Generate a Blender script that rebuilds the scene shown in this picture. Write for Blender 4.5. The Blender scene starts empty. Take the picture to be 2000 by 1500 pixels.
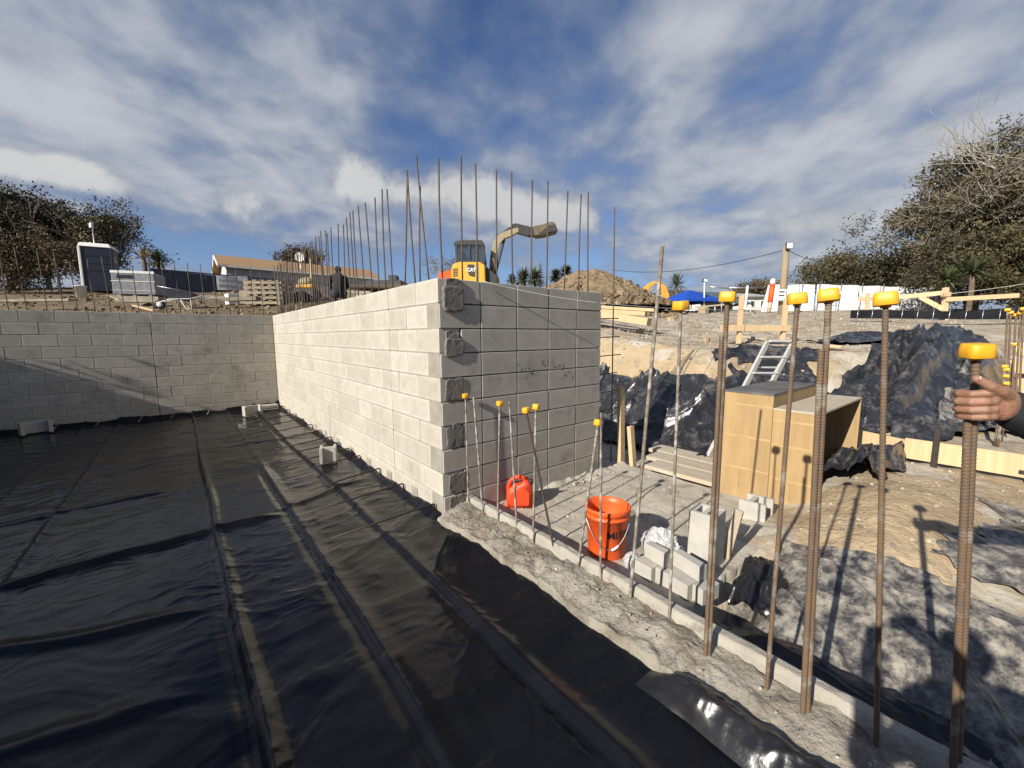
import bpy, bmesh, math, random
import numpy as np
from mathutils import Vector, Matrix, Quaternion
random.seed(7)
rng = np.random.default_rng(7)
SC = bpy.context.scene
COL = SC.collection
R_ = math.radians

# ------------------------------------------------------------------ camera
CAM = Vector((-1.6193, -2.9241, 1.5437)); YAW = .6788; PIT = .1180; ROL = -.0059; FPX = 802.11
_r = Vector((math.cos(YAW), -math.sin(YAW), 0)); FWD = Vector((math.sin(YAW), math.cos(YAW), 0)); ZUP = Vector((0, 0, 1))
cF = FWD*math.cos(PIT) - ZUP*math.sin(PIT); cU = ZUP*math.cos(PIT) + FWD*math.sin(PIT)
cR = _r*math.cos(ROL) + cU*math.sin(ROL); cU = cU*math.cos(ROL) - _r*math.sin(ROL)
cam_d = bpy.data.cameras.new('camera'); cam = bpy.data.objects.new('camera', cam_d); COL.objects.link(cam)
cam_d.sensor_width = 36; cam_d.lens = FPX*36/2000; cam_d.clip_start = .03; cam_d.clip_end = 2000
m3 = Matrix((cR, cU, -cF)).transposed(); cam.matrix_world = Matrix.Translation(CAM) @ m3.to_4x4()
SC.camera = cam
# survey helpers: a sighting in the photograph (2000 x 1500) plus one known coordinate gives a point of the place
def ray(x, y): return cF + cR*((x-1000)/FPX) - cU*((y-750)/FPX)
def onz(x, y, z): d = ray(x, y); return CAM + d*((z-CAM.z)/d.z)
def onx(x, y, X): d = ray(x, y); return CAM + d*((X-CAM.x)/d.x)
def ony(x, y, Y): d = ray(x, y); return CAM + d*((Y-CAM.y)/d.y)
def at(x, y, dep): return CAM + ray(x, y)*dep

# ------------------------------------------------------------------ world: sky with clouds, sun
SUN_EL, SUN_AZ = R_(27.6), R_(7.0)
SUND = Vector((math.cos(SUN_EL)*math.cos(SUN_AZ), math.cos(SUN_EL)*math.sin(SUN_AZ), -math.sin(SUN_EL)))
world = bpy.data.worlds.new('World'); SC.world = world; world.use_nodes = True
world.cycles.sampling_method = 'MANUAL'; world.cycles.sample_map_resolution = 256
WT = world.node_tree; WT.nodes.clear()
def N(t, typ, **kw):
    n = t.nodes.new(typ)
    for k, v in kw.items(): setattr(n, k, v)
    return n
def mth(t, op, a, b=None, c=None, clamp=False):
    n = t.nodes.new('ShaderNodeMath'); n.operation = op; n.use_clamp = clamp
    for i, v in enumerate((a, b, c)):
        if v is None: continue
        if isinstance(v, (int, float)): n.inputs[i].default_value = v
        else: t.links.new(v, n.inputs[i])
    return n.outputs[0]
def mixc(t, fac, a, b, mode='MIX'):
    n = t.nodes.new('ShaderNodeMix'); n.data_type = 'RGBA'; n.blend_type = mode
    for i, v in ((0, fac), (6, a), (7, b)):
        if isinstance(v, (int, float)): n.inputs[i].default_value = v
        elif isinstance(v, (tuple, list)): n.inputs[i].default_value = (*v[:3], 1)
        else: t.links.new(v, n.inputs[i])
    return n.outputs[2]
def noise(t, vec, scale, detail=5, rough=.55, dist=0, typ='FBM'):
    n = t.nodes.new('ShaderNodeTexNoise'); n.inputs['Scale'].default_value = scale; n.inputs['Detail'].default_value = detail
    n.inputs['Roughness'].default_value = rough; n.inputs['Distortion'].default_value = dist
    if vec is not None: t.links.new(vec, n.inputs['Vector'])
    return n.outputs['Fac']
def smooth(t, v, a, b):
    n = t.nodes.new('ShaderNodeMapRange'); n.interpolation_type = 'SMOOTHSTEP'
    n.inputs[1].default_value = a; n.inputs[2].default_value = b; t.links.new(v, n.inputs[0]); return n.outputs[0]
def build_sky():
    t = WT
    tc = N(t, 'ShaderNodeTexCoord'); sx = N(t, 'ShaderNodeSeparateXYZ'); t.links.new(tc.outputs['Generated'], sx.inputs[0])
    X, Y, Z = sx.outputs
    sky = N(t, 'ShaderNodeTexSky', sky_type='NISHITA', sun_disc=False, sun_elevation=SUN_EL, sun_rotation=R_(263.0), altitude=0, air_density=1.0, dust_density=.5, ozone_density=2.5)
    el = mth(t, 'ARCSINE', Z); az = mth(t, 'ARCTAN2', X, Y)
    zc = mth(t, 'MAXIMUM', Z, 0.0); den = mth(t, 'ADD', zc, .20)
    PX, PY = mth(t, 'DIVIDE', X, den), mth(t, 'DIVIDE', Y, den)
    # cloud streets run with the wind, away over the site
    along = mth(t, 'ADD', mth(t, 'MULTIPLY', PX, FWD.x), mth(t, 'MULTIPLY', PY, FWD.y)); across = mth(t, 'ADD', mth(t, 'MULTIPLY', PX, _r.x), mth(t, 'MULTIPLY', PY, _r.y))
    cx = N(t, 'ShaderNodeCombineXYZ'); t.links.new(across, cx.inputs[0]); t.links.new(mth(t, 'MULTIPLY', along, .85), cx.inputs[1]); P = cx.outputs[0]
    n1 = noise(t, P, 3.4, 5, .52, .15)
    n2 = noise(t, P, 1.1, 3, .5, .3)
    n3 = noise(t, tc.outputs['Generated'], 6.0, 6, .6, .1)
    def blob(px, py, sx_, sy_, k):
        d = ray(px, py).normalized(); a0 = math.atan2(d.x, d.y); e0 = math.asin(d.z)
        A = mth(t, 'DIVIDE', mth(t, 'SUBTRACT', az, a0), sx_); E = mth(t, 'DIVIDE', mth(t, 'SUBTRACT', el, e0), sy_)
        s = mth(t, 'ADD', mth(t, 'MULTIPLY', A, A), mth(t, 'MULTIPLY', E, E))
        return mth(t, 'MULTIPLY', mth(t, 'EXPONENT', mth(t, 'MULTIPLY', s, -1.0)), k)
    def total(lst):
        o = None
        for b in lst:
            v = blob(*b); o = v if o is None else mth(t, 'ADD', o, v)
        return o
    cov = total([(180, 180, .5, .24, .16), (520, 330, .30, .10, .17), (1700, 330, .50, .20, .24), (1450, 150, .4, .25, .08), (1010, 60, .13, .2, -.17), (800, 260, .14, .10, -.13), (330, 475, .20, .03, -.30), (700, 520, .5, .035, -.24), (40, 350, .14, .02, -.22), (1180, 290, .10, .10, -.08)])
    hi = mth(t, 'ADD', mth(t, 'ADD', n1, mth(t, 'MULTIPLY', n2, .55)), cov)
    hmask = mth(t, 'MULTIPLY', smooth(t, hi, .56, .98), .95)
    cu = total([(430, 405, .22, .05, .26), (640, 360, .17, .06, .28), (850, 380, .14, .06, .42), (1010, 405, .12, .055, .44), (1110, 435, .07, .035, .28), (20, 318, .055, .03, .40), (165, 340, .06, .033, .42), (1600, 430, .11, .05, .32), (1850, 380, .2, .08, .20), (1370, 528, .05, .014, .30), (1480, 522, .04, .014, .28), (1330, 430, .12, .06, .14)])
    cum = mth(t, 'ADD', mth(t, 'MULTIPLY', mth(t, 'SUBTRACT', n3, .5), 1.15), cu)
    cmask = mth(t, 'MULTIPLY', smooth(t, cum, .14, .46), .90)
    hcol = mixc(t, smooth(t, hi, .75, 1.15), (.31, .37, .50), (.66, .69, .74))
    grey = total([(1700, 330, .45, .2, .45), (1420, 525, .12, .02, .9), (850, 455, .35, .03, .4)])
    lit = mth(t, 'SUBTRACT', smooth(t, cum, .20, .44), grey, clamp=True)
    ccol = mixc(t, lit, (.38, .42, .49), (.80, .80, .79))
    blue = mixc(t, 1.0, sky.outputs[0], (.74, .88, 1.16), 'MULTIPLY')
    scl = N(t, 'ShaderNodeVectorMath', operation='SCALE'); t.links.new(blue, scl.inputs[0]); scl.inputs['Scale'].default_value = SKY_K
    hz = mth(t, 'MULTIPLY', mth(t, 'EXPONENT', mth(t, 'MULTIPLY', mth(t, 'MAXIMUM', el, 0.0), -7.0)), .70)
    air = mixc(t, hz, scl.outputs[0], (.44, .57, .78))
    c1 = mixc(t, hmask, air, hcol); c2 = mixc(t, cmask, c1, ccol)
    s2 = N(t, 'ShaderNodeVectorMath', operation='SCALE'); t.links.new(c2, s2.inputs[0]); s2.inputs['Scale'].default_value = 5.8
    bg = N(t, 'ShaderNodeBackground'); bg.inputs['Strength'].default_value = .10; t.links.new(s2.outputs[0], bg.inputs['Color'])
    out = N(t, 'ShaderNodeOutputWorld'); t.links.new(bg.outputs[0], out.inputs[0])
SKY_K = .108
build_sky()
sun_d = bpy.data.lights.new('sun', 'SUN'); sun_d.energy = 5.0; sun_d.angle = R_(.53); sun_d.color = (1.0, .935, .83)
sun = bpy.data.objects.new('sun', sun_d); COL.objects.link(sun); sun.rotation_euler = SUND.to_track_quat('-Z', 'Y').to_euler(); sun.location = (-20, -4, 14)
SC.view_settings.view_transform = 'Standard'; SC.view_settings.look = 'None'; SC.view_settings.exposure = .50; SC.view_settings.gamma = 1
SC.cycles.max_bounces = 5; SC.cycles.diffuse_bounces = 3; SC.cycles.glossy_bounces = 3; SC.cycles.caustics_reflective = False; SC.cycles.caustics_refractive = False; SC.cycles.use_denoising = True
try: SC.cycles.denoiser = 'OPENIMAGEDENOISE'
except Exception: pass

# ------------------------------------------------------------------ numpy noise
def _h(ix, iy, s):
    h = (ix.astype(np.int64)*374761393 + iy.astype(np.int64)*668265263 + s*1274126177) & 0xffffffff
    h = ((h ^ (h >> 13))*1103515245) & 0xffffffff
    h = h ^ (h >> 16)
    return (h & 0xffff)/65535.0
def vn(x, y, s=0):
    x = np.asarray(x, float); y = np.asarray(y, float)
    x0 = np.floor(x); y0 = np.floor(y); fx = x-x0; fy = y-y0
    fx = fx*fx*fx*(fx*(fx*6-15)+10); fy = fy*fy*fy*(fy*(fy*6-15)+10)
    a = _h(x0, y0, s); b = _h(x0+1, y0, s); c = _h(x0, y0+1, s); d = _h(x0+1, y0+1, s)
    return (a*(1-fx)+b*fx)*(1-fy)+(c*(1-fx)+d*fx)*fy - .5
def fbm(x, y, o=4, s=0, g=.5):
    v = 0; a = 1; x = np.asarray(x, float); y = np.asarray(y, float)
    for i in range(o):
        c, sn = math.cos(.6*i+.3), math.sin(.6*i+.3)
        v = v + a*vn((x*c-y*sn)*2**i, (x*sn+y*c)*2**i, s+i*17); a *= g
    return v
def ridge(x, y, o=3, s=0):
    v = 0; a = 1
    for i in range(o):
        v = v + a*(1-2.6*np.abs(vn(np.asarray(x)*2**i+i*3.1, np.asarray(y)*2**i-i*1.7, s+i*13))); a *= .5
    return v
def sst(t): t = np.clip(t, 0, 1); return t*t*(3-2*t)

# ------------------------------------------------------------------ materials
MATS = {}
def material(name, c1, c2=None, scale=3, rough=.8, bump=0, bscale=40, metal=0, spec=.5, rand=0, island=0, c3=None, s3=1.2, w3=(.5, .62), coords='pos', stretch=None, rvar=0, trans=0, bdetail=4, coat=0, r3=.62, alpha=1, rot=0, edge=None, crease=None):
    m = bpy.data.materials.new(name); m.use_nodes = True; t = m.node_tree
    b = t.nodes['Principled BSDF']
    if coords == 'pos': vec = N(t, 'ShaderNodeNewGeometry').outputs['Position']
    else: vec = N(t, 'ShaderNodeTexCoord').outputs['Object']
    if stretch:
        mp = N(t, 'ShaderNodeMapping'); t.links.new(vec, mp.inputs[0]); mp.inputs['Scale'].default_value = stretch; mp.inputs['Rotation'].default_value = (0, 0, rot); vec = mp.outputs[0]
    col = None
    if c2 is None: c2 = tuple(v*.8 for v in c1)
    n1 = noise(t, vec, scale, 6, .6)
    col = mixc(t, smooth(t, n1, .3, .7), c1, c2)
    if c3 is not None:
        n3 = noise(t, vec, s3, 9 if r3 > .65 else 7, r3)
        col = mixc(t, smooth(t, n3, *w3), col, c3)
    if edge is not None:      # mortar smeared over the edges of each block face
        g = N(t, 'ShaderNodeSeparateXYZ'); t.links.new(N(t, 'ShaderNodeTexCoord').outputs['Generated'], g.inputs[0])
        ds = [mth(t, 'SUBTRACT', .5, mth(t, 'ABSOLUTE', mth(t, 'SUBTRACT', g.outputs[k], .5))) for k in (0, 1, 2)]
        w = N(t, 'ShaderNodeObjectInfo').outputs['Random']
        ex = mth(t, 'MINIMUM', mth(t, 'ADD', mth(t, 'MULTIPLY', ds[2], .55), .0), mth(t, 'MULTIPLY', ds[edge[1]], 1.0))
        ex = mth(t, 'ADD', ex, mth(t, 'MULTIPLY', mth(t, 'SUBTRACT', noise(t, vec, 9, 6, .7), .5), .30))
        col = mixc(t, mth(t, 'MULTIPLY', smooth(t, ex, .12, .0), .55), col, edge[0])
    if rand or island:
        if rand: src = N(t, 'ShaderNodeObjectInfo').outputs['Random']; k = rand
        else: src = N(t, 'ShaderNodeNewGeometry').outputs['Random Per Island']; k = island
        f = mth(t, 'ADD', mth(t, 'MULTIPLY', src, 2*k), 1-k)
        v = N(t, 'ShaderNodeVectorMath', operation='SCALE'); t.links.new(col, v.inputs[0]); t.links.new(f, v.inputs['Scale']); col = v.outputs[0]
    t.links.new(col, b.inputs['Base Color'])
    b.inputs['Roughness'].default_value = rough; b.inputs['Metallic'].default_value = metal; b.inputs['Specular IOR Level'].default_value = spec
    if alpha < 1: b.inputs['Alpha'].default_value = alpha
    if coat: b.inputs['Coat Weight'].default_value = coat
    if rvar:
        nr = noise(t, vec, scale*1.7, 5, .6)
        t.links.new(mth(t, 'ADD', mth(t, 'MULTIPLY', nr, 2*rvar), rough-rvar), b.inputs['Roughness'])
    if trans: b.inputs['Transmission Weight'].default_value = trans
    if bump:
        nb = noise(t, vec, bscale, bdetail, .6)
        if crease:        # sharp folded lines: (scale, weight)
            nr = t.nodes.new('ShaderNodeTexNoise'); nr.noise_type = 'RIDGED_MULTIFRACTAL'; nr.inputs['Scale'].default_value = crease[0]; nr.inputs['Detail'].default_value = 4; nr.inputs['Roughness'].default_value = .5; nr.inputs['Distortion'].default_value = .6
            t.links.new(vec, nr.inputs['Vector']); nb = mth(t, 'ADD', nb, mth(t, 'MULTIPLY', nr.outputs['Fac'], crease[1]))
        bp = N(t, 'ShaderNodeBump'); bp.inputs['Strength'].default_value = 1; bp.inputs['Distance'].default_value = bump
        t.links.new(nb, bp.inputs['Height']); t.links.new(bp.outputs[0], b.inputs['Normal'])
    MATS[name] = m; return m
MA = material
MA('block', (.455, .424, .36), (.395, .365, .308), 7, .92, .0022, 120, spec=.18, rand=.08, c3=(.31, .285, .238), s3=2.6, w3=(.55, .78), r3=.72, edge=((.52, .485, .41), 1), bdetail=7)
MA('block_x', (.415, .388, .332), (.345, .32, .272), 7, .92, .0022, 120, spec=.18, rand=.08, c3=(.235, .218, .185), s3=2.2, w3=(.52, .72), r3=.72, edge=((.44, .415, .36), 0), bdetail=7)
MA('block_loose', (.45, .43, .38), (.38, .36, .32), 9, .92, .0025, 120, spec=.2, rand=.05)
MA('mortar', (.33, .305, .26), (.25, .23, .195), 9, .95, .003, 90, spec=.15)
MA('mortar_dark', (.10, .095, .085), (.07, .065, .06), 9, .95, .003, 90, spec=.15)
MA('mortar_patch', (.20, .188, .165), (.15, .14, .122), 9, .9, .004, 60, spec=.2, coords='obj')
MA('mortar_rim', (.62, .59, .53), (.52, .49, .44), 20, .9, .003, 60, spec=.2)
MA('concrete', (.36, .33, .275), (.27, .245, .20), 4.5, .93, .022, 42, spec=.18, c3=(.19, .16, .125), s3=3.8, w3=(.46, .62), bdetail=10, r3=.74)
MA('concrete_kerb', (.40, .37, .315), (.32, .295, .25), 6, .92, .008, 50, spec=.2, c3=(.22, .195, .155), s3=5, w3=(.52, .68), bdetail=8, r3=.74)
MA('slab', (.46, .42, .345), (.38, .34, .275), 2.6, .93, .008, 26, spec=.18, c3=(.29, .245, .185), s3=4.2, w3=(.52, .66), bdetail=7)
MA('soil', (.36, .28, .185), (.27, .205, .13), 1.6, .97, .016, 18, spec=.1, c3=(.45, .41, .335), s3=2.1, w3=(.40, .60), bdetail=9, r3=.72)
MA('soil_dark', (.19, .145, .09), (.12, .09, .058), 1.3, .97, .03, 8, spec=.1, c3=(.30, .255, .185), s3=2.2, w3=(.54, .68), bdetail=8)
MA('soil_bank', (.47, .365, .235), (.38, .29, .18), 2.5, .97, .03, 20, spec=.1, c3=(.30, .23, .15), s3=3.5, w3=(.50, .68), bdetail=10, r3=.75)
MA('clods', (.25, .19, .12), (.18, .135, .085), 3, .97, .01, 26, spec=.1, island=.30)
MA('gravel', (.47, .435, .375), (.36, .325, .27), 4, .95, .006, 60, spec=.15, island=.35)
MA('rust', (.188, .117, .066), (.13, .10, .078), 26, .75, .0006, 300, metal=.2, spec=.3, c3=(.26, .235, .195), s3=9, w3=(.52, .66))
MA('rust_dusty', (.27, .235, .19), (.15, .115, .085), 22, .8, .0006, 300, metal=.15, spec=.3, c3=(.42, .40, .36), s3=16, w3=(.48, .62))
MA('steel', (.12, .085, .06), (.075, .065, .058), 22, .62, .0005, 300, metal=.4, spec=.4)
MA('steel_dark', (.03, .026, .024), (.05, .038, .03), 22, .6, .0005, 300, metal=.3, spec=.4)
MA('cap', (.80, .405, .022), (.72, .35, .02), 30, .45, .0004, 200, spec=.45, coords='obj')
MA('plastic_floor', (.005, .0055, .008), (.008, .008, .010), 2.2, .09, .0010, 40, spec=.19, rvar=.05, c3=(.026, .024, .020), s3=2.6, w3=(.58, .76), bdetail=7, r3=.72, crease=(1.7, 5.5), stretch=(.8, 2.2, 1))
MA('plastic_black', (.010, .010, .012), (.016, .016, .018), 3, .27, .0015, 30, spec=.4, rvar=.06, c3=(.04, .038, .034), s3=9, w3=(.58, .78), bdetail=5)
MA('plastic_dusty', (.015, .016, .020), (.030, .030, .034), 3.0, .25, .004, 26, spec=.6, rvar=.08, c3=(.25, .238, .215), s3=5.0, w3=(.48, .78), bdetail=8, r3=.78, crease=(1.2, 1.5))
MA('plastic_dirty', (.024, .025, .031), (.060, .059, .060), 4.2, .34, .004, 26, spec=.5, rvar=.10, c3=(.35, .318, .262), s3=11, w3=(.38, .66), bdetail=9, r3=.72, crease=(1.6, 1.4))
MA('plastic_bag', (.50, .50, .50), (.40, .40, .41), 12, .28, .006, 40, spec=.6)
MA('timber', (.62, .46, .275), (.54, .385, .215), 2.2, .8, .0012, 60, spec=.2, coords='obj', stretch=(14, 14, 1.2), rand=.08)
MA('timber_weathered', (.47, .40, .30), (.36, .30, .22), 3, .9, .002, 60, spec=.15, coords='obj', stretch=(1.2, 10, 10), rand=.1, c3=(.50, .46, .39), s3=3, w3=(.5, .65))
MA('timber_grey', (.30, .265, .215), (.22, .19, .15), 3, .92, .003, 60, spec=.15, coords='obj', rand=.12)
MA('plywood', (.41, .285, .14), (.33, .225, .11), 1.8, .75, .001, 50, spec=.22, coords='obj', stretch=(2, 5, .8), c3=(.25, .155, .07), s3=4, w3=(.54, .74), r3=.75)
MA('plywood_edge', (.42, .29, .15), (.28, .18, .09), 40, .85, 0, spec=.2, coords='obj', stretch=(.3, .3, 3))
MA('ply_black', (.085, .082, .078), (.15, .14, .13), 5, .55, .001, 60, spec=.3)
MA('orange_plastic', (.80, .115, .022), (.72, .095, .018), 6, .42, .0006, 80, spec=.45, coords='obj', c3=(.62, .15, .07), s3=7, w3=(.6, .75))
MA('red_plastic', (.76, .075, .022), (.68, .06, .018), 6, .38, .0006, 80, spec=.45, coords='obj')
MA('black_rubber', (.018, .018, .018), (.03, .03, .03), 12, .6, .001, 90, spec=.4)
MA('ink', (.012, .012, .014), None, 5, .6, 0, spec=.3)
MA('white_print', (.82, .82, .80), None, 5, .6, 0, spec=.3)
MA('grey_print', (.28, .30, .34), None, 5, .7, 0, spec=.2)
MA('wire', (.55, .55, .55), None, 5, .35, 0, metal=.8)
MA('white_plastic', (.78, .77, .73), (.70, .69, .65), 4, .5, .001, 60, spec=.4)
MA('wrap_white', (.80, .80, .79), (.73, .73, .73), 1.3, .6, .03, 1.6, spec=.35, c3=(.66, .67, .70), s3=2.4, w3=(.58, .7))
MA('aluminium', (.66, .65, .60), (.58, .57, .53), 8, .45, .0006, 90, metal=.45, spec=.5)
MA('navy', (.010, .013, .028), (.016, .019, .036), 2, .42, .002, 30, spec=.45)
MA('fence_blue', (.085, .095, .125), (.065, .074, .10), 2, .6, .001, 30, spec=.35)
MA('weatherboard', (.40, .41, .42), (.35, .36, .37), 1.4, .75, .001, 40, spec=.25)
MA('weatherboard_light', (.62, .62, .58), (.56, .56, .52), 1.4, .75, .001, 40, spec=.25)
MA('roof_tile', (.36, .225, .125), (.29, .18, .10), 2.4, .85, .01, 14, spec=.2)
MA('roof_dark', (.085, .082, .08), (.12, .115, .11), 2.4, .85, .01, 14, spec=.2)
MA('cab_glass', (.05, .07, .09), (.06, .08, .10), 2, .05, 0, spec=.8, alpha=.38)
MA('glass', (.03, .035, .045), (.05, .055, .06), 2, .08, 0, spec=.8)
MA('digger_yellow', (.72, .40, .045), (.66, .36, .04), 3, .5, .001, 40, spec=.4, c3=(.50, .30, .07), s3=2.2, w3=(.6, .75))
MA('digger_cream', (.36, .30, .19), (.29, .235, .14), 3, .55, .001, 40, spec=.4)
MA('digger_orange', (.68, .36, .06), (.60, .31, .05), 3, .5, .001, 40, spec=.4)
MA('digger_dark', (.035, .035, .037), (.06, .058, .055), 5, .55, .001, 60, spec=.4)
MA('bucket_steel', (.20, .16, .11), (.13, .105, .075), 4, .75, .003, 30, metal=.2, spec=.3)
MA('canvas_blue', (.015, .075, .42), (.012, .06, .36), 2, .7, .006, 10, spec=.25)
MA('canvas_grey', (.10, .145, .155), (.075, .11, .12), 2, .75, .006, 10, spec=.2)
MA('orange_mesh', (.80, .13, .035), (.70, .10, .03), 12, .7, 0, spec=.2)
MA('pole_wood', (.34, .265, .18), (.26, .20, .135), 3, .9, .004, 40, spec=.15, stretch=(6, 6, 1))
MA('bark_pale', (.44, .41, .355), (.30, .27, .225), 6, .9, .006, 30, spec=.15)
MA('bark', (.17, .135, .10), (.11, .085, .062), 6, .95, .006, 30, spec=.1)
MA('leaf_olive', (.125, .105, .048), (.036, .033, .016), .9, .6, 0, spec=.3, island=.35)  # much darker second tone paints layered shade into the leaf clumps
MA('leaf_dark', (.085, .074, .038), (.026, .025, .014), .9, .6, 0, spec=.3, island=.35)  # dark clump tone stands in for shade within the crown
MA('leaf_brown', (.155, .115, .062), (.052, .042, .022), .9, .65, 0, spec=.25, island=.35)  # clump shade is in the darker second colour here too
MA('leaf_palm', (.085, .10, .042), (.055, .068, .028), 2, .5, 0, spec=.4, island=.4)
MA('frond_dry', (.34, .28, .17), (.24, .19, .11), 2, .8, 0, spec=.2, island=.3)
MA('skin', (.30, .165, .105), (.24, .125, .078), 28, .5, .0022, 130, spec=.4, c3=(.37, .165, .11), s3=20, w3=(.52, .7))
MA('nail', (.52, .34, .26), None, 20, .35, 0, spec=.5)
MA('cloth_black', (.022, .023, .027), (.034, .035, .040), 18, .85, .002, 220, spec=.2, c3=(.06, .06, .065), s3=30, w3=(.66, .74))
MA('cloth_navy', (.030, .036, .055), (.045, .05, .07), 14, .88, .002, 200, spec=.2)
MA('hair', (.025, .018, .012), None, 40, .6, .002, 120)
MA('lamp_glass', (.86, .90, .92), (.80, .84, .86), 5, .2, 0, spec=.6)
MA('white_paint', (.74, .73, .70), (.66, .65, .62), 3, .6, .001, 40, spec=.35)
MA('string', (.74, .72, .66), None, 10, .8, 0)
MA('pallet_wood', (.38, .32, .24), (.28, .23, .17), 3, .9, .003, 40, spec=.15, rand=.15)

# ------------------------------------------------------------------ mesh builder
class MB:
    def __init__(s): s.v = []; s.f = []; s.sm = []
    def add(s, vs, fs, smooth=False):
        o = len(s.v); s.v += [tuple(p) for p in vs]; s.f += [tuple(i+o for i in f) for f in fs]; s.sm += [smooth]*len(fs); return s
    def box(s, c, d, R=None):
        c = Vector(c); vs = []
        for z in (-.5, .5):
            for y in (-.5, .5):
                for x in (-.5, .5):
                    p = Vector((x*d[0], y*d[1], z*d[2]))
                    vs.append(c + (R @ p if R else p))
        return s.add(vs, [(0, 2, 3, 1), (4, 5, 7, 6), (0, 1, 5, 4), (2, 6, 7, 3), (0, 4, 6, 2), (1, 3, 7, 5)])
    def hexa(s, b, t):   # 4 bottom points, 4 top points in the same order
        return s.add(list(b)+list(t), [(3, 2, 1, 0), (4, 5, 6, 7), (0, 1, 5, 4), (1, 2, 6, 5), (2, 3, 7, 6), (3, 0, 4, 7)])
    def bar(s, a, b, w, h, up=(0, 0, 1)):
        a = Vector(a); b = Vector(b); d = b-a; L = d.length; d.normalize(); u = Vector(up)
        if abs(d.dot(u)) > .98: u = Vector((1, 0, 0))
        x = d.cross(u).normalized(); y = x.cross(d)
        return s.box((a+b)/2, (w, L, h), Matrix((x, d, y)).transposed())
    def tube(s, pts, rad, n=8, smooth=True, caps=True):
        pts = [Vector(p) for p in pts]; k = len(pts)
        if not hasattr(rad, '__len__'): rad = [rad]*k
        vs = []; nrm = None
        for i, p in enumerate(pts):
            d = (pts[min(i+1, k-1)]-pts[max(i-1, 0)])
            if d.length < 1e-9: d = Vector((0, 0, 1))
            d.normalize()
            if nrm is None:
                nrm = d.orthogonal().normalized()
            else:
                nrm = nrm - d*nrm.dot(d)
                nrm = nrm.normalized() if nrm.length > 1e-6 else d.orthogonal().normalized()
            bi = d.cross(nrm)
            for j in range(n):
                a = 2*math.pi*j/n; vs.append(p + (nrm*math.cos(a)+bi*math.sin(a))*rad[i])
        fs = [(i*n+j, i*n+(j+1) % n, (i+1)*n+(j+1) % n, (i+1)*n+j) for i in range(k-1) for j in range(n)]
        s.add(vs, fs, smooth)
        if caps:
            o = len(s.v)-len(vs)
            s.f += [tuple(o+j for j in range(n))[::-1], tuple(o+(k-1)*n+j for j in range(n))]; s.sm += [False, False]
        return s
    def lathe(s, prof, n=24, M=None, smooth=True, caps=True):
        vs = []
        for r, z in prof:
            for j in range(n):
                a = 2*math.pi*j/n; p = Vector((r*math.cos(a), r*math.sin(a), z)); vs.append(M @ p if M else p)
        k = len(prof)
        s.add(vs, [(i*n+j, i*n+(j+1) % n, (i+1)*n+(j+1) % n, (i+1)*n+j) for i in range(k-1) for j in range(n)], smooth)
        if caps:
            o = len(s.v)-len(vs); s.f += [tuple(o+j for j in range(n))[::-1], tuple(o+(k-1)*n+j for j in range(n))]; s.sm += [False, False]
        return s
    def prism(s, poly, M, dep, smooth=False):   # poly in local xy, extruded along local z from 0 to dep, M maps to place
        n = len(poly); vs = [M @ Vector((x, y, 0)) for x, y in poly]+[M @ Vector((x, y, dep)) for x, y in poly]
        return s.add(vs, [tuple(range(n))[::-1], tuple(range(n, 2*n))]+[(i, (i+1) % n, n+(i+1) % n, n+i) for i in range(n)], smooth)
    def ball(s, c, r, n=10, m=7, R=None):
        c = Vector(c); r = (r, r, r) if not hasattr(r, '__len__') else r; vs = []
        for i in range(1, m):
            th = math.pi*i/m
            for j in range(n):
                a = 2*math.pi*j/n; p = Vector((r[0]*math.sin(th)*math.cos(a), r[1]*math.sin(th)*math.sin(a), r[2]*math.cos(th)))
                vs.append(c+(R @ p if R else p))
        tp = Vector((0, 0, r[2])); vs += [c+(R @ tp if R else tp), c-(R @ tp if R else tp)]; T = len(vs)-2
        fs = [(i*n+j, (i+1)*n+j, (i+1)*n+(j+1) % n, i*n+(j+1) % n) for i in range(m-2) for j in range(n)]
        fs += [(T, j, (j+1) % n) for j in range(n)]+[(T+1, (m-2)*n+(j+1) % n, (m-2)*n+j) for j in range(n)]
        return s.add(vs, fs, True)
    def grid(s, P, nx, ny, smooth=True):       # P: array (ny, nx, 3)
        vs = P.reshape(-1, 3).tolist()
        return s.add(vs, [(j*nx+i, j*nx+i+1, (j+1)*nx+i+1, (j+1)*nx+i) for j in range(ny-1) for i in range(nx-1)], smooth)
    def mesh(s, name):
        me = bpy.data.meshes.new(name); me.from_pydata(s.v, [], s.f); me.polygons.foreach_set('use_smooth', s.sm); me.update(); return me
def link(name, me, mat=None, parent=None):
    o = bpy.data.objects.new(name, me); COL.objects.link(o)
    if mat and me and not me.materials: me.materials.append(MATS[mat])
    if parent is not None: o.parent = parent
    return o
def bevelled(me, w, seg=1):
    bm = bmesh.new(); bm.from_mesh(me); bmesh.ops.bevel(bm, geom=bm.edges[:], offset=w, segments=seg, affect='EDGES', clamp_overlap=True); bm.to_mesh(me); bm.free(); return me
def obj(name, mb, mat, parent=None, bev=0, seg=1):
    me = mb.mesh(name)
    if bev: bevelled(me, bev, seg)
    return link(name, me, mat, parent)
def tag(o, label, cat, group=None, kind=None):
    if label: o['label'] = label
    if cat: o['category'] = cat
    if group: o['group'] = group
    if kind: o['kind'] = kind
    return o
def thing(name, loc, label, cat, group=None, rz=0):
    o = bpy.data.objects.new(name, None); o.empty_display_size = .1; COL.objects.link(o); o.location = loc; o.rotation_euler = (0, 0, rz)
    return tag(o, label, cat, group)
def struct(o): o['kind'] = 'structure'; return o
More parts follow.
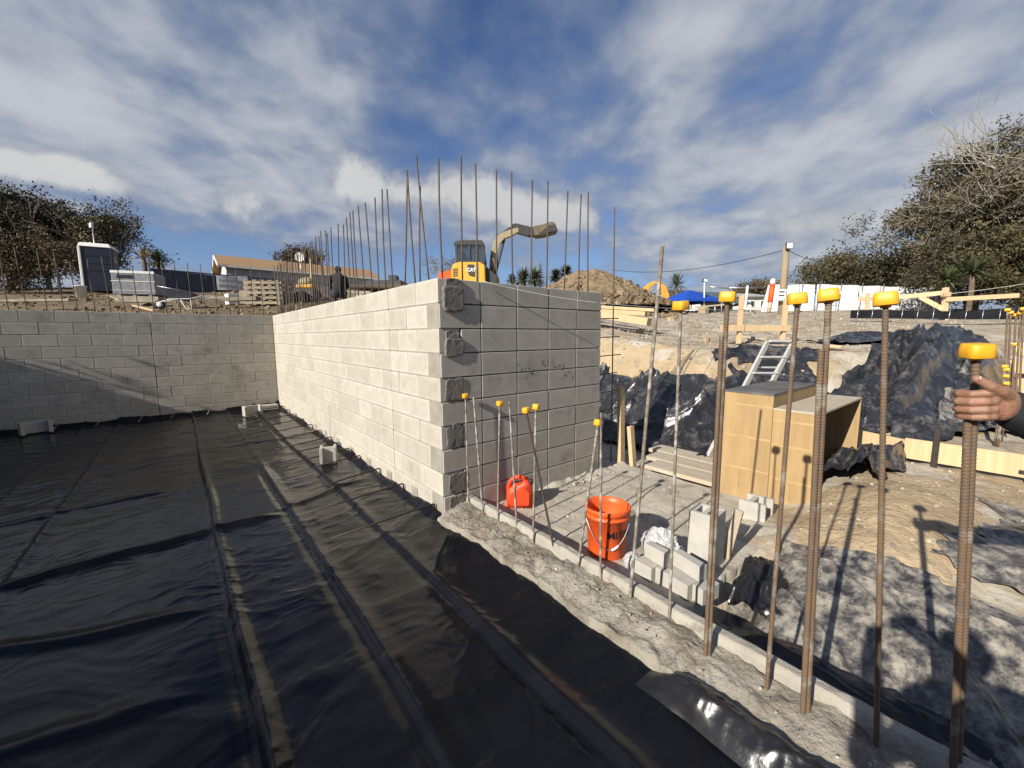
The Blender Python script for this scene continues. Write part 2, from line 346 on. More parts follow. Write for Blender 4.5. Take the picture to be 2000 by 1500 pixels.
def local(root_loc, rz=0):
    M = (Matrix.Translation(Vector(root_loc)) @ Matrix.Rotation(rz, 4, 'Z')).inverted()
    return lambda p: M @ Vector(p)
def axes(a, up=(0, 0, 1)):      # rotation whose local z follows direction a
    a = Vector(a).normalized(); u = Vector(up)
    if abs(a.dot(u)) > .99: u = Vector((0, 1, 0))
    x = u.cross(a).normalized(); y = a.cross(x); return Matrix((x, y, a)).transposed()
def text_mesh(txt, size, extrude=.002, align='CENTER', bold=0):
    c = bpy.data.curves.new('t', 'FONT'); c.body = txt; c.size = size; c.extrude = extrude; c.align_x = align; c.align_y = 'CENTER'; c.offset = bold
    o = bpy.data.objects.new('t', c); COL.objects.link(o); bpy.context.view_layer.update()
    me = bpy.data.meshes.new_from_object(o.evaluated_get(bpy.context.evaluated_depsgraph_get())); bpy.data.objects.remove(o); bpy.data.curves.remove(c); return me
def remeshed(mb, voxel, smooth_it=4):
    me = mb.mesh('r'); o = bpy.data.objects.new('r', me); COL.objects.link(o)
    md = o.modifiers.new('r', 'REMESH'); md.mode = 'VOXEL'; md.voxel_size = voxel; md.use_smooth_shade = True
    if smooth_it:
        sm = o.modifiers.new('s', 'SMOOTH'); sm.factor = .5; sm.iterations = smooth_it
    bpy.context.view_layer.update()
    out = bpy.data.meshes.new_from_object(o.evaluated_get(bpy.context.evaluated_depsgraph_get())); bpy.data.objects.remove(o); bpy.data.meshes.remove(me)
    out.polygons.foreach_set('use_smooth', [True]*len(out.polygons)); return out
def limb(mb, pts, rads, n=12):   # tapered, rounded chain
    mb.tube(pts, rads, n)
    for p, r in zip(pts, rads): mb.ball(p, r*.985, 12, 8)
# ------------------------------------------------------------------ terrain
def upper(X, Y):
    dx = X-CAM.x; dy = Y-CAM.y
    w = dx*FWD.x+dy*FWD.y; s = dx*_r.x+dy*_r.y
    wc = np.maximum(w, 2.0); u = np.clip(s/wc, -1.6, 1.6)
    we = np.where(w > 30, 30+(w-30)*.25, w); we = np.minimum(we, 36)
    left = 1.5+.152*(we-6)
    left = np.where(u < -.2, left, left)
    right = np.interp(we, [3, 5, 6.5, 8, 14, 26, 36], [1.0, 1.15, 1.28, 1.40, 2.0, 2.98, 3.3])
    mid = sst((u+.10)/.55)
    return left*(1-mid)+right*mid
def height(X, Y, detail=True):
    X = np.asarray(X, float); Y = np.asarray(Y, float)
    hu = upper(X, Y)
    if detail: hu = hu + .10*fbm(X*.35, Y*.35, 4, 3) + .05*fbm(X*1.7, Y*1.7, 3, 9)
    # low ground to the right of the footing
    fl = np.interp(X, [.3, .62, .95, 1.5, 2.4, 4.0, 9.0], [-.19, -.17, -.06, -.01, .10, .27, .35])
    fl = np.where(Y > -1.9, np.interp(Y, [-1.9, -1.3], [0, 1])*(-.05-fl)+fl, fl)
    mound = .20*np.exp(-(((X-2.35)/.95)**2+((Y+2.45)/.42)**2))
    dip = -.16*np.exp(-(((X-1.0)/.4)**2+((Y+2.0)/.12)**2))
    if detail: fl = fl + mound + dip + .035*fbm(X*2.2, Y*2.2, 4, 21)*np.clip((X-.5)/.8, 0, 1)
    toe = np.interp(Y, [-3.6, -3.0, -2.55, -2.1, -1.6, -1.0, 0, 2, 8], [10.5, 8.8, 6.6, 5.3, 4.75, 4.2, 3.45, 3.3, 3.3])
    if detail: toe = toe + .25*fbm(Y*.9, X*.3, 3, 31)
    wid = np.interp(Y, [-3, -1.5, 0, 3], [2.6, 2.2, 1.7, 1.6])
    t = np.clip((X-toe)/wid, 0, 1); t = .55*t+.45*sst(t)
    h = fl*(1-t)+hu*t
    # excavated pit, left of the long wall
    pit = (X < .22) & (Y < 7.43)
    lb = sst((-5.2-X)/.8); fb = sst((-8.5-Y)/1.2)
    pz = -.06*(1-np.maximum(lb, fb))+np.maximum(lb*2.35, fb*1.9)
    if detail: pz = pz + np.maximum(lb, fb)*.25*fbm(X*.8, Y*.8, 3, 5)
    h = np.where(pit, pz, h)
    # trench behind the long wall, then ground behind the back wall
    tr = (X >= .22) & (X < 3.3) & (Y > -.2) & (Y < 7.43)
    h = np.where(tr, np.minimum(h, -.06), h)
    back = (Y >= 7.43)
    bz = np.minimum(hu, 1.86+.20*(Y-7.4))
    h = np.where(back & (X < 3.3), bz, h)
    return h
def lines(a): return np.array(sorted(set(np.round(np.concatenate(a), 4))))
gx = lines([-np.geomspace(7, 400, 26), np.arange(-7, -3, .35), np.arange(-3.2, .22, .22), [.215, .225], np.arange(.26, 6.4, .034), np.arange(6.4, 12, .10), np.arange(12, 40, .5), np.geomspace(40, 420, 18)])
gy = lines([-np.geomspace(6, 400, 22), np.arange(-6, -3.6, .2), np.arange(-3.6, 1.4, .034), np.arange(1.4, 7.4, .12), [7.425, 7.435], np.arange(7.46, 12, .10), np.arange(12, 40, .5), np.geomspace(40, 420, 18)])
GX, GY = np.meshgrid(gx, gy)
GZ = height(GX, GY)
near = (GX > .5) & (GX < 12) & (GY < 12)
GZ = GZ + np.where(near, .030*fbm(GX*5.0, GY*5.0, 4, 41), 0)*np.clip((GX-.5)/1.0, 0, 1)
mb = MB(); mb.grid(np.stack([GX, GY, GZ], -1), len(gx), len(gy))
ground = struct(obj('ground', mb, 'soil'))
ground.data.materials.append(MATS['soil_bank']); ground.data.materials.append(MATS['soil_dark'])
# the freshly cut bank shows paler subsoil than the trafficked ground
cx_ = (GX[:-1, :-1]+GX[1:, 1:])/2; cy_ = (GY[:-1, :-1]+GY[1:, 1:])/2
toe_ = np.interp(cy_, [-3.6, -3.0, -2.55, -2.1, -1.6, -1.0, 0, 2, 8], [10.5, 8.8, 6.6, 5.3, 4.75, 4.2, 3.45, 3.3, 3.3])
sel = (cx_ > toe_-.1+.2*fbm(cx_*2, cy_*2, 3, 77)) & (cx_ < toe_+1.5+.8*fbm(cx_*1.3, cy_*1.3, 3, 78)) & (cy_ > -1.2) & (cy_ < 9)
sel |= ((cx_-2.35)/1.25)**2+((cy_+2.45)/.52)**2 < .9+.6*fbm(cx_*3, cy_*3, 3, 79)
mi = sel.astype(int); mi[(cy_ > 7.4) & (cx_ < 5+.6*fbm(cx_, cy_, 3, 80)) & (cx_ > -60) & (cy_ < 60)] = 2
ground.data.polygons.foreach_set('material_index', mi.reshape(-1).tolist())
def H(x, y): return float(height(np.array([x]), np.array([y]))[0])
def on_ground(px, py, dlo=1.0, dhi=60):     # where a sighting meets the ground
    d = ray(px, py); ts = np.linspace(dlo, dhi, 900)
    P = np.array([list(CAM+d*float(t)) for t in ts]); z = height(P[:, 0], P[:, 1], False)
    k = np.where(P[:, 2] < z)[0]
    if len(k): return Vector(P[k[0]])
    p = CAM+d*20; p.z = H(p.x, p.y); return p

# ------------------------------------------------------------------ black plastic over the pit floor
def plastic_floor():
    xs = np.concatenate([np.linspace(-5.3, -3.2, 60)[:-1], np.linspace(-3.2, 0, 330)]); ys = np.concatenate([np.linspace(-5.2, -2.2, 60)[:-1], np.linspace(-2.2, 3.5, 560)[:-1], np.linspace(3.5, 7.29, 200)])
    X, Y = np.meshgrid(xs, ys)
    z = .012*fbm(X*.7, Y*.7, 3, 2)+.010*fbm(X*1.6, Y*3.6, 4, 6)
    rg = lambda q: np.clip(q, 0, None)**2.2
    wr = ridge(X*.9+.6*fbm(X*.8, Y*.8, 3, 8), Y*3.2+2.6*fbm(X*.9, Y*.5, 3, 12), 4, 14)
    patchy = np.clip(.15+2.2*fbm(X*.55, Y*.45, 3, 15), 0, 1)
    z += .0105*rg(wr*.62)*(.35+patchy)
    z += .0062*rg(ridge(X*4+1.5*fbm(X*2, Y*2, 3, 27), Y*9+2*fbm(X*2.3, Y*1.4, 3, 29), 3, 19)*.6)*np.clip(.3+2.4*fbm(X*.8, Y*.7, 3, 28), 0, 1.2)
    z += .0070*rg(ridge((X+Y*.6)*2.2+fbm(X, Y, 3, 37), (Y-X*.5)*1.1, 3, 38)*.6)*np.clip(.0+2.2*fbm(X*.7+5, Y*.6, 3, 39), 0, 1)
    # lapped and taped joins running the length of the pit
    for x0, amp, wd, sd in ((-2.58, .022, .035, 1), (-1.50, .034, .030, 2), (-.97, .024, .034, 3), (-.48, .026, .04, 4), (-3.02, .016, .03, 5), (-4.1, .02, .03, 6)):
        xc = x0+.05*fbm(Y*.35, Y*0+sd, 3, 50+sd)
        d = (X-xc); am = amp*(.75+.8*fbm(Y*.9, Y*0+sd*3, 3, 60+sd))
        z += am*np.exp(-(np.where(d < 0, d/(wd*.45), d/(wd*1.5)))**2)
        z -= .35*am*np.exp(-((d+.05)/.03)**2)
        z += .0055*np.exp(-(d/.13)**2)*rg(ridge(X*2.5, Y*8+3*fbm(X*3, Y*1.2, 3, 70+sd), 3, 71+sd)*.6)*np.clip(.3+2*fbm(Y*.8, Y*0+sd, 2, 75+sd), 0, 1.2)
    # slack folds that run across
    for yf, x0, x1, amp, sd in ((lambda q: .86+.18*np.sin(q*1.1+2.6)+.3*(q+1.6)*-.25, -2.9, -.95, .040, 1), (lambda q: .02-.28*(q+2.1), -3.4, -1.55, .030, 2), (lambda q: 2.3+.15*(q+2), -4.6, -1.7, .018, 3), (lambda q: -.75-.2*(q+2), -3.6, -1.6, .024, 4), (lambda q: 3.9-.1*q, -1.4, -.2, .016, 5), (lambda q: 1.45+.3*q, -1.3, -.1, .022, 6), (lambda q: -1.4+.12*q, -3.4, -1.55, .02, 7)):
        d = Y-yf(X)-.10*fbm(X*1.3, X*0+sd, 3, 90+sd)
        z += amp*np.exp(-(np.where(d < 0, d/.035, d/.075))**2)*sst((X-x0)/.5)*sst((x1-X)/.3)
    # turned up against walls
    z += .07*sst((Y-7.12)/.17)*(1+.8*fbm(X*3, Y*0, 2, 33)) + .045*sst((X+.10)/.10)*np.where(Y > .05, 1, .3)*(1+fbm(Y*3, X*0, 2, 34))
    mb = MB(); mb.grid(np.stack([X, Y, z+.004], -1), len(xs), len(ys))
    return obj('plastic_sheet', mb, 'plastic_floor')
pf = tag(plastic_floor(), 'wide glossy black plastic sheet spread over the pit floor between the walls', 'plastic sheet')

# ------------------------------------------------------------------ block walls
G = .010; BH = .2; CW = .19
BLK = {}
def block_mesh(L, axis, T=CW, bev=.003):
    k = (round(L, 3), axis, T)
    if k not in BLK:
        mb = MB(); d = (T, L-G, BH-G) if axis == 'y' else (L-G, T, BH-G)
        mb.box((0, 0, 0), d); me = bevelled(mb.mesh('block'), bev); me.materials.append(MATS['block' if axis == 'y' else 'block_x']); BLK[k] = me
    return BLK[k]
def course(even, cuts, end):
    # cuts: start and control joint positions; runs 0.4 blocks, half bond
    segs = []; a = 0 if even else .2
    if even: js = [0, .4, .8, 1.0]
    else: js = [.2, .6, 1.0]
    x = 1.0; first = True
    while x < end-.01:
        st = .2 if (even and first) else .4; first = False
        x = min(x+st, end); js.append(x)
    return [(js[i], js[i+1]) for i in range(len(js)-1)]
wall = thing('block_wall', (0, 0, 0), 'long pale sunlit concrete block wall running away beside the black plastic', 'wall')
core = MB(); core.box((.0975, 1.0/2+.003, 1.0), (.187, .985, 1.985)); core.box((.0975, (1.012+7.3)/2, 1.0), (.187, 6.288, 1.985))
obj('mortar', core, 'mortar', wall)
for k in range(10):
    z = 2.0-.2*k-.1
    for a, b in course(k % 2 == 0, None, 7.3):
        if b-a < .05: continue
        o = link('block', block_mesh(round(b-a, 3), 'y'), None, wall)
        o.location = (.0955+random.uniform(-.0012, .0012), (a+b)/2+.004, z)
bw = thing('block_wall', (0, 7.3, 0), 'grey block wall closing the far end of the pit, tree shadow across it', 'wall')
core = MB(); core.box((-1.0+.002, .1055, 1.0), (1.985, .187, 1.985)); core.box((-(2.012+6.0)/2, .1055, 1.0), (3.988, .187, 1.985))
obj('mortar', core, 'mortar', bw)
for k in range(10):
    z = 2.0-.2*k-.1
    js = [0, -.4, -.8, -1.2, -1.6, -2.0] if k % 2 == 0 else [0, -.2, -.6, -1.0, -1.4, -1.8, -2.0]
    x = -2.0; first = True
    while x > -5.9:
        st = .2 if (k % 2 == 1 and first) else .4; first = False
        x -= st; js.append(x)
    for i in range(len(js)-1):
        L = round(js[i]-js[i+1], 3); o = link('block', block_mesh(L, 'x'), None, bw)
        o.location = ((js[i]+js[i+1])/2-.002, .1015+random.uniform(-.0015, .0015), z)
rw = thing('block_wall', (0, 0, 0), 'short shaded block wall at the corner with mortar patches and stacked joints', 'wall')
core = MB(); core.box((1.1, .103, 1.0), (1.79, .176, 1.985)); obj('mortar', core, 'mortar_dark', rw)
for k in range(10):
    z = 2.0-.2*k-.1
    if k % 2 == 1: spans = [(0, .4)]
    else: spans = [(.2, .4)]
    spans += [(.4+.4*i, .8+.4*i) for i in range(4)]
    for a, b in spans:
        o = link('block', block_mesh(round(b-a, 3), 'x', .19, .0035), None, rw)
        o.location = ((a+b)/2+(.002 if a == 0 else 0), .0935+random.uniform(-.0015, .0015), z)
# rough mortar plugs in the open block ends at the corner
def patch(x0, x1, z0, z1, seed, pr, name='mortar_patch'):
    n = 64; mbp = MB(); ring = []
    cx, cz = (x0+x1)/2, (z0+z1)/2
    rr = random.Random(seed)
    ph = [rr.uniform(0, 6.28) for _ in range(6)]
    for j in range(n):
        a = 2*math.pi*j/n; c, s = math.cos(a), math.sin(a)
        q = 1/(abs(c)**7+abs(s)**7)**(1/7)
        w = .97+.20*float(fbm(c*1.6+seed*7, s*1.6, 5, seed, .6))
        ring.append((cx+c*q*w*(x1-x0)/2, cz+s*q*w*(z1-z0)/2))
    vs = []; lv = [(1.0, .004), (1.0, -pr*.55), (.975, -pr*.85), (.93, -pr), (.80, -pr*.93), (.55, -pr*.9), (.28, -pr*.9)]
    for sc, y in lv:
        for (x, z) in ring:
            X_, Z_ = cx+(x-cx)*sc, cz+(z-cz)*sc
            vs.append((X_, y+(.004*float(fbm(X_*28, Z_*28, 3, seed)) if sc < .99 else 0), Z_))
    L = len(lv); vs.append((cx, -pr*.9+.004*float(fbm(cx*28, cz*28, 3, seed)), cz))
    fs = [(i*n+j, (i+1)*n+j, (i+1)*n+(j+1) % n, i*n+(j+1) % n) for i in range(L-1) for j in range(n)]+[((L-1)*n+j, L*n, (L-1)*n+(j+1) % n) for j in range(n)]
    mbp.add(vs, fs, True); return obj(name, mbp, 'mortar_patch', rw)
patch(.035, .225, 1.73, 1.94, 1, .026); patch(.05, .215, 1.90, 2.0, 2, .018)
patch(.05, .125, 1.51, 1.585, 3, .014); patch(.045, .22, 1.37, 1.53, 4, .020)
patch(.035, .215, 1.005, 1.19, 5, .010); patch(.045, .21, .61, .79, 6, .007); patch(.045, .215, .21, .385, 7, .007); patch(.05, .20, .06, .19, 8, .008); patch(.10, .175, .77, .82, 9, .008)
# splashes of mortar and small lifting holes on the return face
sp = MB(); rr = random.Random(3)
for _ in range(60):
    c = rr.choice([(.86, 1.24), (.98, 1.19), (1.12, 1.27), (1.30, 1.24), (1.42, 1.21), (1.47, 1.15), (.30, 1.80), (1.2, .06), (1.0, .05)])
    x, z = c[0]+rr.gauss(0, .05), c[1]+rr.gauss(0, .035); r = rr.uniform(.003, .009)
    sp.ball((x, -.0015, z), (r, .004, r*rr.uniform(.8, 1.6)), 6, 4)
s_ = obj('mortar_splash', sp, 'mortar_dark', rw); s_['kind'] = 'stuff'
# mortar slumped in the cleanout pockets along the foot of the long wall
for y in (.55, 1.15, 1.75, 2.35, 2.95, 3.55, 4.15):
    mbp = MB(); mbp.box((-.001, y, .07), (.012, .13, .13)); obj('cleanout_cover', mbp, 'mortar', wall, .004)

# ------------------------------------------------------------------ footing, kerb, slab
def rough_strip(name, x0, x1, y0, y1, ztop, nx, ny, mat, parent, amp, seed, zbot=-.14, edge=.02, slope=0):
    ys = np.linspace(y0, y1, ny); prof = np.linspace(0, 1, nx)
    X, Y = np.meshgrid(x0+(x1-x0)*prof, ys)
    lump = amp*(1.1*fbm(X*5, Y*5, 5, seed)+.6*ridge(X*8+fbm(X*6, Y*6, 2, seed+3), Y*8, 3, seed+5)-.6)
    q = (X-x0)/(x1-x0)
    Z = ztop-slope*(1-sst(q/.55))+lump
    X = X+edge*(1.4*fbm(Y*1.6, X*0, 4, seed+9)+.5*fbm(Y*9, X*0, 3, seed+10))*(1-q)
    yc = Y[:, 0]; jag = .014*fbm(yc*11, yc*0, 4, seed+4)
    cols = []
    for k, zz in ((0, zbot), (.25, 0), (.65, 0)):
        z_ = np.full(ny, zbot) if k == 0 else zbot+(Z[:, 0]-zbot)*(k+.25)
        cols.append(np.stack([X[:, 0]-.020*(1-k)+jag*(1-k)+.008*fbm(yc*14, yc*0+k*9, 3, seed+14), yc, z_], -1)[:, None, :])
    rgt = np.stack([X[:, -1], Y[:, -1], np.full(ny, zbot)], -1)[:, None, :]
    P = np.concatenate(cols+[np.stack([X, Y, Z], -1), rgt], 1)
    mb = MB(); mb.grid(P, nx+4, ny)
    return obj(name, mb, mat, parent)
ft = thing('concrete_footing', (0, 0, 0), 'rough concrete footing strip with a low kerb carrying the upright bars', 'footing')
rough_strip('strip', -.03, .245, -4.6, .0, .105, 34, 560, 'concrete', ft, .026, 11, -.14, .035, .045)
rough_strip('kerb', .232, .285, -4.6, -.003, .160, 7, 400, 'concrete_kerb', ft, .007, 17, -.2, .010)
slab = MB()
xs = np.linspace(.29, 2.42, 90); ys = np.linspace(-1.86, -.004, 80); X, Y = np.meshgrid(xs, ys)
Y = np.where(Y < -1.8, Y+.03*fbm(X*8, X*0, 3, 88), Y)
Z = .004+.012*fbm(X*2.5, Y*2.5, 4, 23)+.006*ridge(X*7, Y*7, 2, 25)-.004
Z += .05*np.exp(-((Y+.02)/.05)**2)*(.5+fbm(X*9, Y*3, 3, 26))
Pm = np.stack([X, Y, Z], -1); fr = Pm[:1].copy(); fr[..., 2] = -.26; fr[..., 1] += .01
slab.grid(np.concatenate([fr, Pm], 0), 90, 81); struct(obj('concrete_slab_floor', slab, 'slab'))
# loose grit and clods
def rocks(name, pts, mat, label, cat, jag=.35, sides=6):
    mb = MB()
    for (x, y, z, r) in pts:
        vs = []; n = sides
        for i, (th, k) in enumerate(((.0, 1), (.95, n), (2.1, n), (math.pi, 1))):
            for j in range(k):
                a = 2*math.pi*j/n+random.random(); q = r*random.uniform(1-jag, 1+jag)
                vs.append((x+q*math.sin(th)*math.cos(a), y+q*math.sin(th)*math.sin(a), z+q*.75*math.cos(th)))
        b = n
        fs = [(0, 1+j, 1+(j+1) % n) for j in range(n)]+[(1+j, 1+n+j, 1+n+(j+1) % n, 1+(j+1) % n) for j in range(n)]+[(2*n+1, 1+n+(j+1) % n, 1+n+j) for j in range(n)]
        mb.add(vs, fs, False)
    return tag(obj(name, mb, mat), label, cat, kind='stuff')
def scatter(n, fx, fy, r0, r1, zoff=0, zf=None):
    X = fx(n); Y = fy(n); Zt = height(X, Y); r = r0*(r1/r0)**(rng.random(n)**2.2)
    return [(x, y, (zf if zf is not None else z)+zoff+q*.25, q) for x, y, z, q in zip(X, Y, Zt, r)]
MA('gravel_mix', (.38, .345, .285), (.27, .24, .19), 4, .95, .004, 60, spec=.15, island=.45)
U = lambda a, b: (lambda n: rng.uniform(a, b, n))
rocks('gravel', scatter(4200, U(5.2, 14), U(-2.0, 8), .008, .035)+scatter(1200, U(14, 26), U(-2, 20), .02, .06)+scatter(700, U(3.4, 5.4), U(-1, 5), .006, .03)+scatter(900, U(1.2, 4.2), U(-3.6, -1.95), .004, .018), 'gravel_mix', 'loose pale gravel strewn over the upper ground', 'gravel')
rocks('grit', scatter(500, U(.3, 2.4), U(-1.8, -.02), .003, .014, 0, .006)+scatter(200, U(.02, .19), U(-3.2, -.05), .003, .010, 0, .100)+[(random.uniform(.4, 2.0), -random.random()**2*.16-.01, .01, random.uniform(.006, .02)) for _ in range(160)], 'gravel', 'concrete crumbs lying on the footing and slab', 'grit')
rocks('clods', scatter(1800, U(-9, 3), U(7.6, 13), .015, .075)+scatter(900, U(-20, 4), U(13, 24), .03, .12), 'clods', 'brown soil clods on the ground behind the far wall', 'soil')
# ------------------------------------------------------------------ reinforcing bars
def bar_mesh(L, r, ribbed=False, n=8, bend=0, seed=0):
    mb = MB(); rr = random.Random(seed)
    if ribbed:
        step = .011; k = int(L/step); pts = []; rad = []
        for i in range(k+1):
            z = i*step; a = bend*math.sin(math.pi*z/L)
            for dz, q in ((0, .95), (.0035, 1.07), (.006, 1.07), (.0095, .95)):
                pts.append((a, 0, z+dz)); rad.append(r*q)
        mb.tube(pts, rad, n)
    else:
        k = 6; mb.tube([(bend*math.sin(math.pi*i/k), 0, L*i/k) for i in range(k+1)], r, n)
    return mb.mesh('bar')
def place(o, a, b):
    d = (Vector(b)-Vector(a)).normalized(); o.location = a; o.rotation_mode = 'QUATERNION'; o.rotation_quaternion = ZUP.rotation_difference(d); return o
PL = [bar_mesh(1.04, .0072, False, 7, random.uniform(-.012, .012), i) for i in range(4)]
for m_ in PL: m_.materials.append(MATS['steel'])
def top_bar(a, b, label, group, i):
    o = link('reinforcing_bar', PL[i % 4]); place(o, a, b); o.scale = (1, 1, (Vector(b)-Vector(a)).length/1.04)
    return tag(o, label, 'rebar', group)
ORD = ['first', 'second', 'third', 'fourth', 'fifth', 'sixth', 'seventh', 'eighth', 'ninth', 'tenth', 'eleventh', 'twelfth', 'thirteenth', 'fourteenth', 'fifteenth', 'sixteenth', 'seventeenth', 'eighteenth', 'nineteenth', 'twentieth']
LM = 'upright steel bar in the dense far half of the row on the long pale wall'
LB = 'upright steel bar in the row standing on top of the far grey wall'
LR = 'upright steel bar in the row standing on top of the short shaded wall'
main = [(.5, .5, 2.84), (.63, .68, 3.02), (.84, .76, 2.97), (1.09, 1.2, 3.0), (1.27, 1.32, 3.03), (1.46, 1.52, 3.0), (1.68, 1.74, 3.0), (1.88, 1.91, 3.0), (2.08, 2.14, 3.0), (2.23, 2.31, 3.03), (2.37, 2.46, 3.0), (2.58, 2.63, 2.95), (2.82, 2.82, 3.0), (3.05, 3.06, 3.0)]
y = 3.24
while y < 7.25: main.append((y, y+random.uniform(-.02, .06), random.uniform(2.94, 3.04))); y += random.uniform(.10, .135)
for i, (a, b, z) in enumerate(main): top_bar((.1+random.uniform(-.02, .02), a, 1.98), (.1+random.uniform(-.03, .03), b, z), (ORD[i]+' upright bar on the long pale wall counted from its near corner') if i < 16 else LM, 'bars on the long wall', i)
tag(top_bar((.1, .33, 1.98), (.1, .50, 3.08), None, None, 1), 'tall steel bar leaning across its neighbours near the corner of the long wall', 'rebar')
backb = [(-3.71, -3.71, 2.96), (-3.51, -3.56, 3.0), (-3.29, -3.32, 2.98), (-3.1, -3.13, 2.97), (-2.93, -2.95, 2.84), (-2.72, -2.74, 2.9), (-2.52, -2.56, 2.96), (-2.33, -2.38, 2.97), (-2.14, -2.17, 2.83), (-1.93, -1.94, 2.98), (-1.75, -1.76, 2.97), (-1.54, -1.57, 2.99), (-1.35, -1.37, 2.98), (-1.15, -1.17, 2.98), (-.95, -.99, 3.0), (-.74, -.74, 2.97), (-.58, -.59, 2.95), (-.34, -.32, 2.98), (-.15, -.17, 2.97), (-3.92, -3.95, 2.97)]
for i, (a, b, z) in enumerate(backb): top_bar((a, 7.4, 1.98), (b, 7.4+random.uniform(-.03, .03), z), (ORD[i]+' upright bar on the far grey wall counted from the left') if i < 19 else 'upright bar on the far grey wall just outside the left edge', 'bars on the far wall', i)
ret = [(.10, .09, 2.93), (.29, .30, 3.0), (.44, .44, 2.98), (.65, .66, 2.98), (.84, .83, 3.0), (1.07, 1.08, 2.99), (1.27, 1.28, 3.02), (1.52, 1.56, 2.99), (1.74, 1.76, 3.0), (1.89, 1.87, 3.04)]
for i, (a, b, z) in enumerate(ret): top_bar((a, .1, 1.98), (b, .1, z), ORD[i]+' upright bar on the short shaded wall counted from the lit corner', 'bars on the short wall', i)
o = top_bar((2.36, .1, .0), (2.32, .1, 2.97), None, None, 2); tag(o, 'tall thin steel bar standing clear of the short wall end, mesh tied to it', 'rebar')
for k in range(7):
    z = 1.72-.2*k-.012*k
    mb = MB(); mb.tube([(2.0, .085, 0), (2.2, .085, .008), (2.42+.03*(k % 3), .085, .014)], .006, 6); o = obj('starter_bar', mb, 'steel'); o.location = (0, 0, z)
    tag(o, ORD[k]+' horizontal bar from the top sticking out of the short wall end', 'rebar', 'starters in the wall end')
# capped bars along the footing
def cap_mesh(w, h):
    # square rounded safety cap: tapered block over a short hidden socket
    prof = [(.22, -.16), (.22, .0), (.47, .0), (.50, .05), (.485, .55), (.455, .90), (.41, 1.0)]; n = 24; vs = []
    for r, z in prof:
        for j in range(n):
            a = 2*math.pi*j/n; c, s = math.cos(a), math.sin(a); q = 1/(abs(c)**6+abs(s)**6)**(1/6) if r > .3 else 1
            vs.append((w*r*q*c, w*r*q*s, h*z))
    fs = [(i*n+j, i*n+(j+1) % n, (i+1)*n+(j+1) % n, (i+1)*n+j) for i in range(len(prof)-1) for j in range(n)]+[tuple(range((len(prof)-1)*n, len(prof)*n))]
    mb = MB(); mb.add(vs, fs, True); mb.sm[-1] = False; m_ = mb.mesh('cap'); m_.materials.append(MATS['cap'])
    return m_
CAPS = cap_mesh(.046, .036); CAPL = cap_mesh(.062, .041)
def near_bar(base, top, r, label, cap=None, mat='rust', rib=True, tilt=None, extra=None):
    a = onz(*base, .095); d_ = ray(*top); b = CAM+d_*((a-CAM).dot(FWD)/d_.dot(FWD)); r *= .86
    L = (b-a).length
    o = link('capped_bar' if cap else 'reinforcing_bar', bar_mesh(L, r, rib, 10, 0), mat)
    place(o, a, b)
    if cap:
        c = link('cap', cap, None, o); c.location = (0, 0, L-.022)
        c.rotation_euler = (random.uniform(-.10, .10), random.uniform(-.10, .10), tilt if tilt is not None else random.uniform(-.2, .5))
    if extra:
        e = link('lapped_bar', bar_mesh(extra, r, rib, 10, 0), mat, o); e.location = (-r*1.5*cR.x-.004, -r*1.5*cR.y, -.01)
    return tag(o, label, 'rebar')
near_bar((915, 987), (909, 772), .0075, 'thin bar with small yellow cap closest to the shaded wall', CAPS, 'rust_dusty')
near_bar((943, 1002), (925, 775), .0085, 'bare uncapped bar, second from the shaded wall on the footing', None, 'rust_dusty')
near_bar((972, 1018), (976, 787), .0085, 'bar with round yellow cap, third from the shaded wall, left of the fuel can', CAPS, 'rust_dusty')
near_bar((1010, 1037), (995, 785), .0085, 'bare uncapped bar crossing in front of the red fuel can', None, 'rust_dusty')
near_bar((1083, 1077), (1027, 800), .0090, 'capped bar leaning left and crossing its neighbour beside the fuel can', CAPS, 'steel')
near_bar((1041, 1060), (1047, 793), .0090, 'pale mortar splashed capped bar crossed by the leaning one by the fuel can', CAPS, 'rust_dusty')
near_bar((1128, 1110), (1169, 824), .0095, 'capped bar leaning right just in front of the orange bucket', CAPS, 'rust_dusty')
near_bar((1173, 1133), (1174, 808), .0085, 'straight pale bar rising in front of the middle of the orange bucket', None, 'rust_dusty')
near_bar((1230, 1172), (1294, 480), .0105, 'tallest uncapped footing bar, leaning right beside the orange bucket', None, 'rust_dusty')
near_bar((1307, 1212), (1330, 596), .0085, 'rusty capped bar standing in front of the loose block pile', CAPL, 'rust_dusty')
near_bar((1384, 1284), (1421, 579), .0105, 'pair of lapped rusty bars, one capped, by the plywood box corner', CAPL, 'rust', extra=1.45)
near_bar((1497, 1346), (1558, 582), .0095, 'single capped bar in front of the middle of the plywood boxes', CAPL, 'rust')
near_bar((1576, 1396), (1619, 576), .0115, 'thick pair of lapped bars, one capped, crossing the right plywood box', CAPL, 'rust', extra=1.40)
near_bar((1711, 1456), (1730, 583), .0095, 'rusty capped bar between the plywood boxes and the held bar', CAPL, 'rust')
held = near_bar((1870, 1520), (1907, 684), .0115, 'yellow capped pair of lapped bars gripped by a hand', CAPL, 'rust', extra=1.22, tilt=.7)
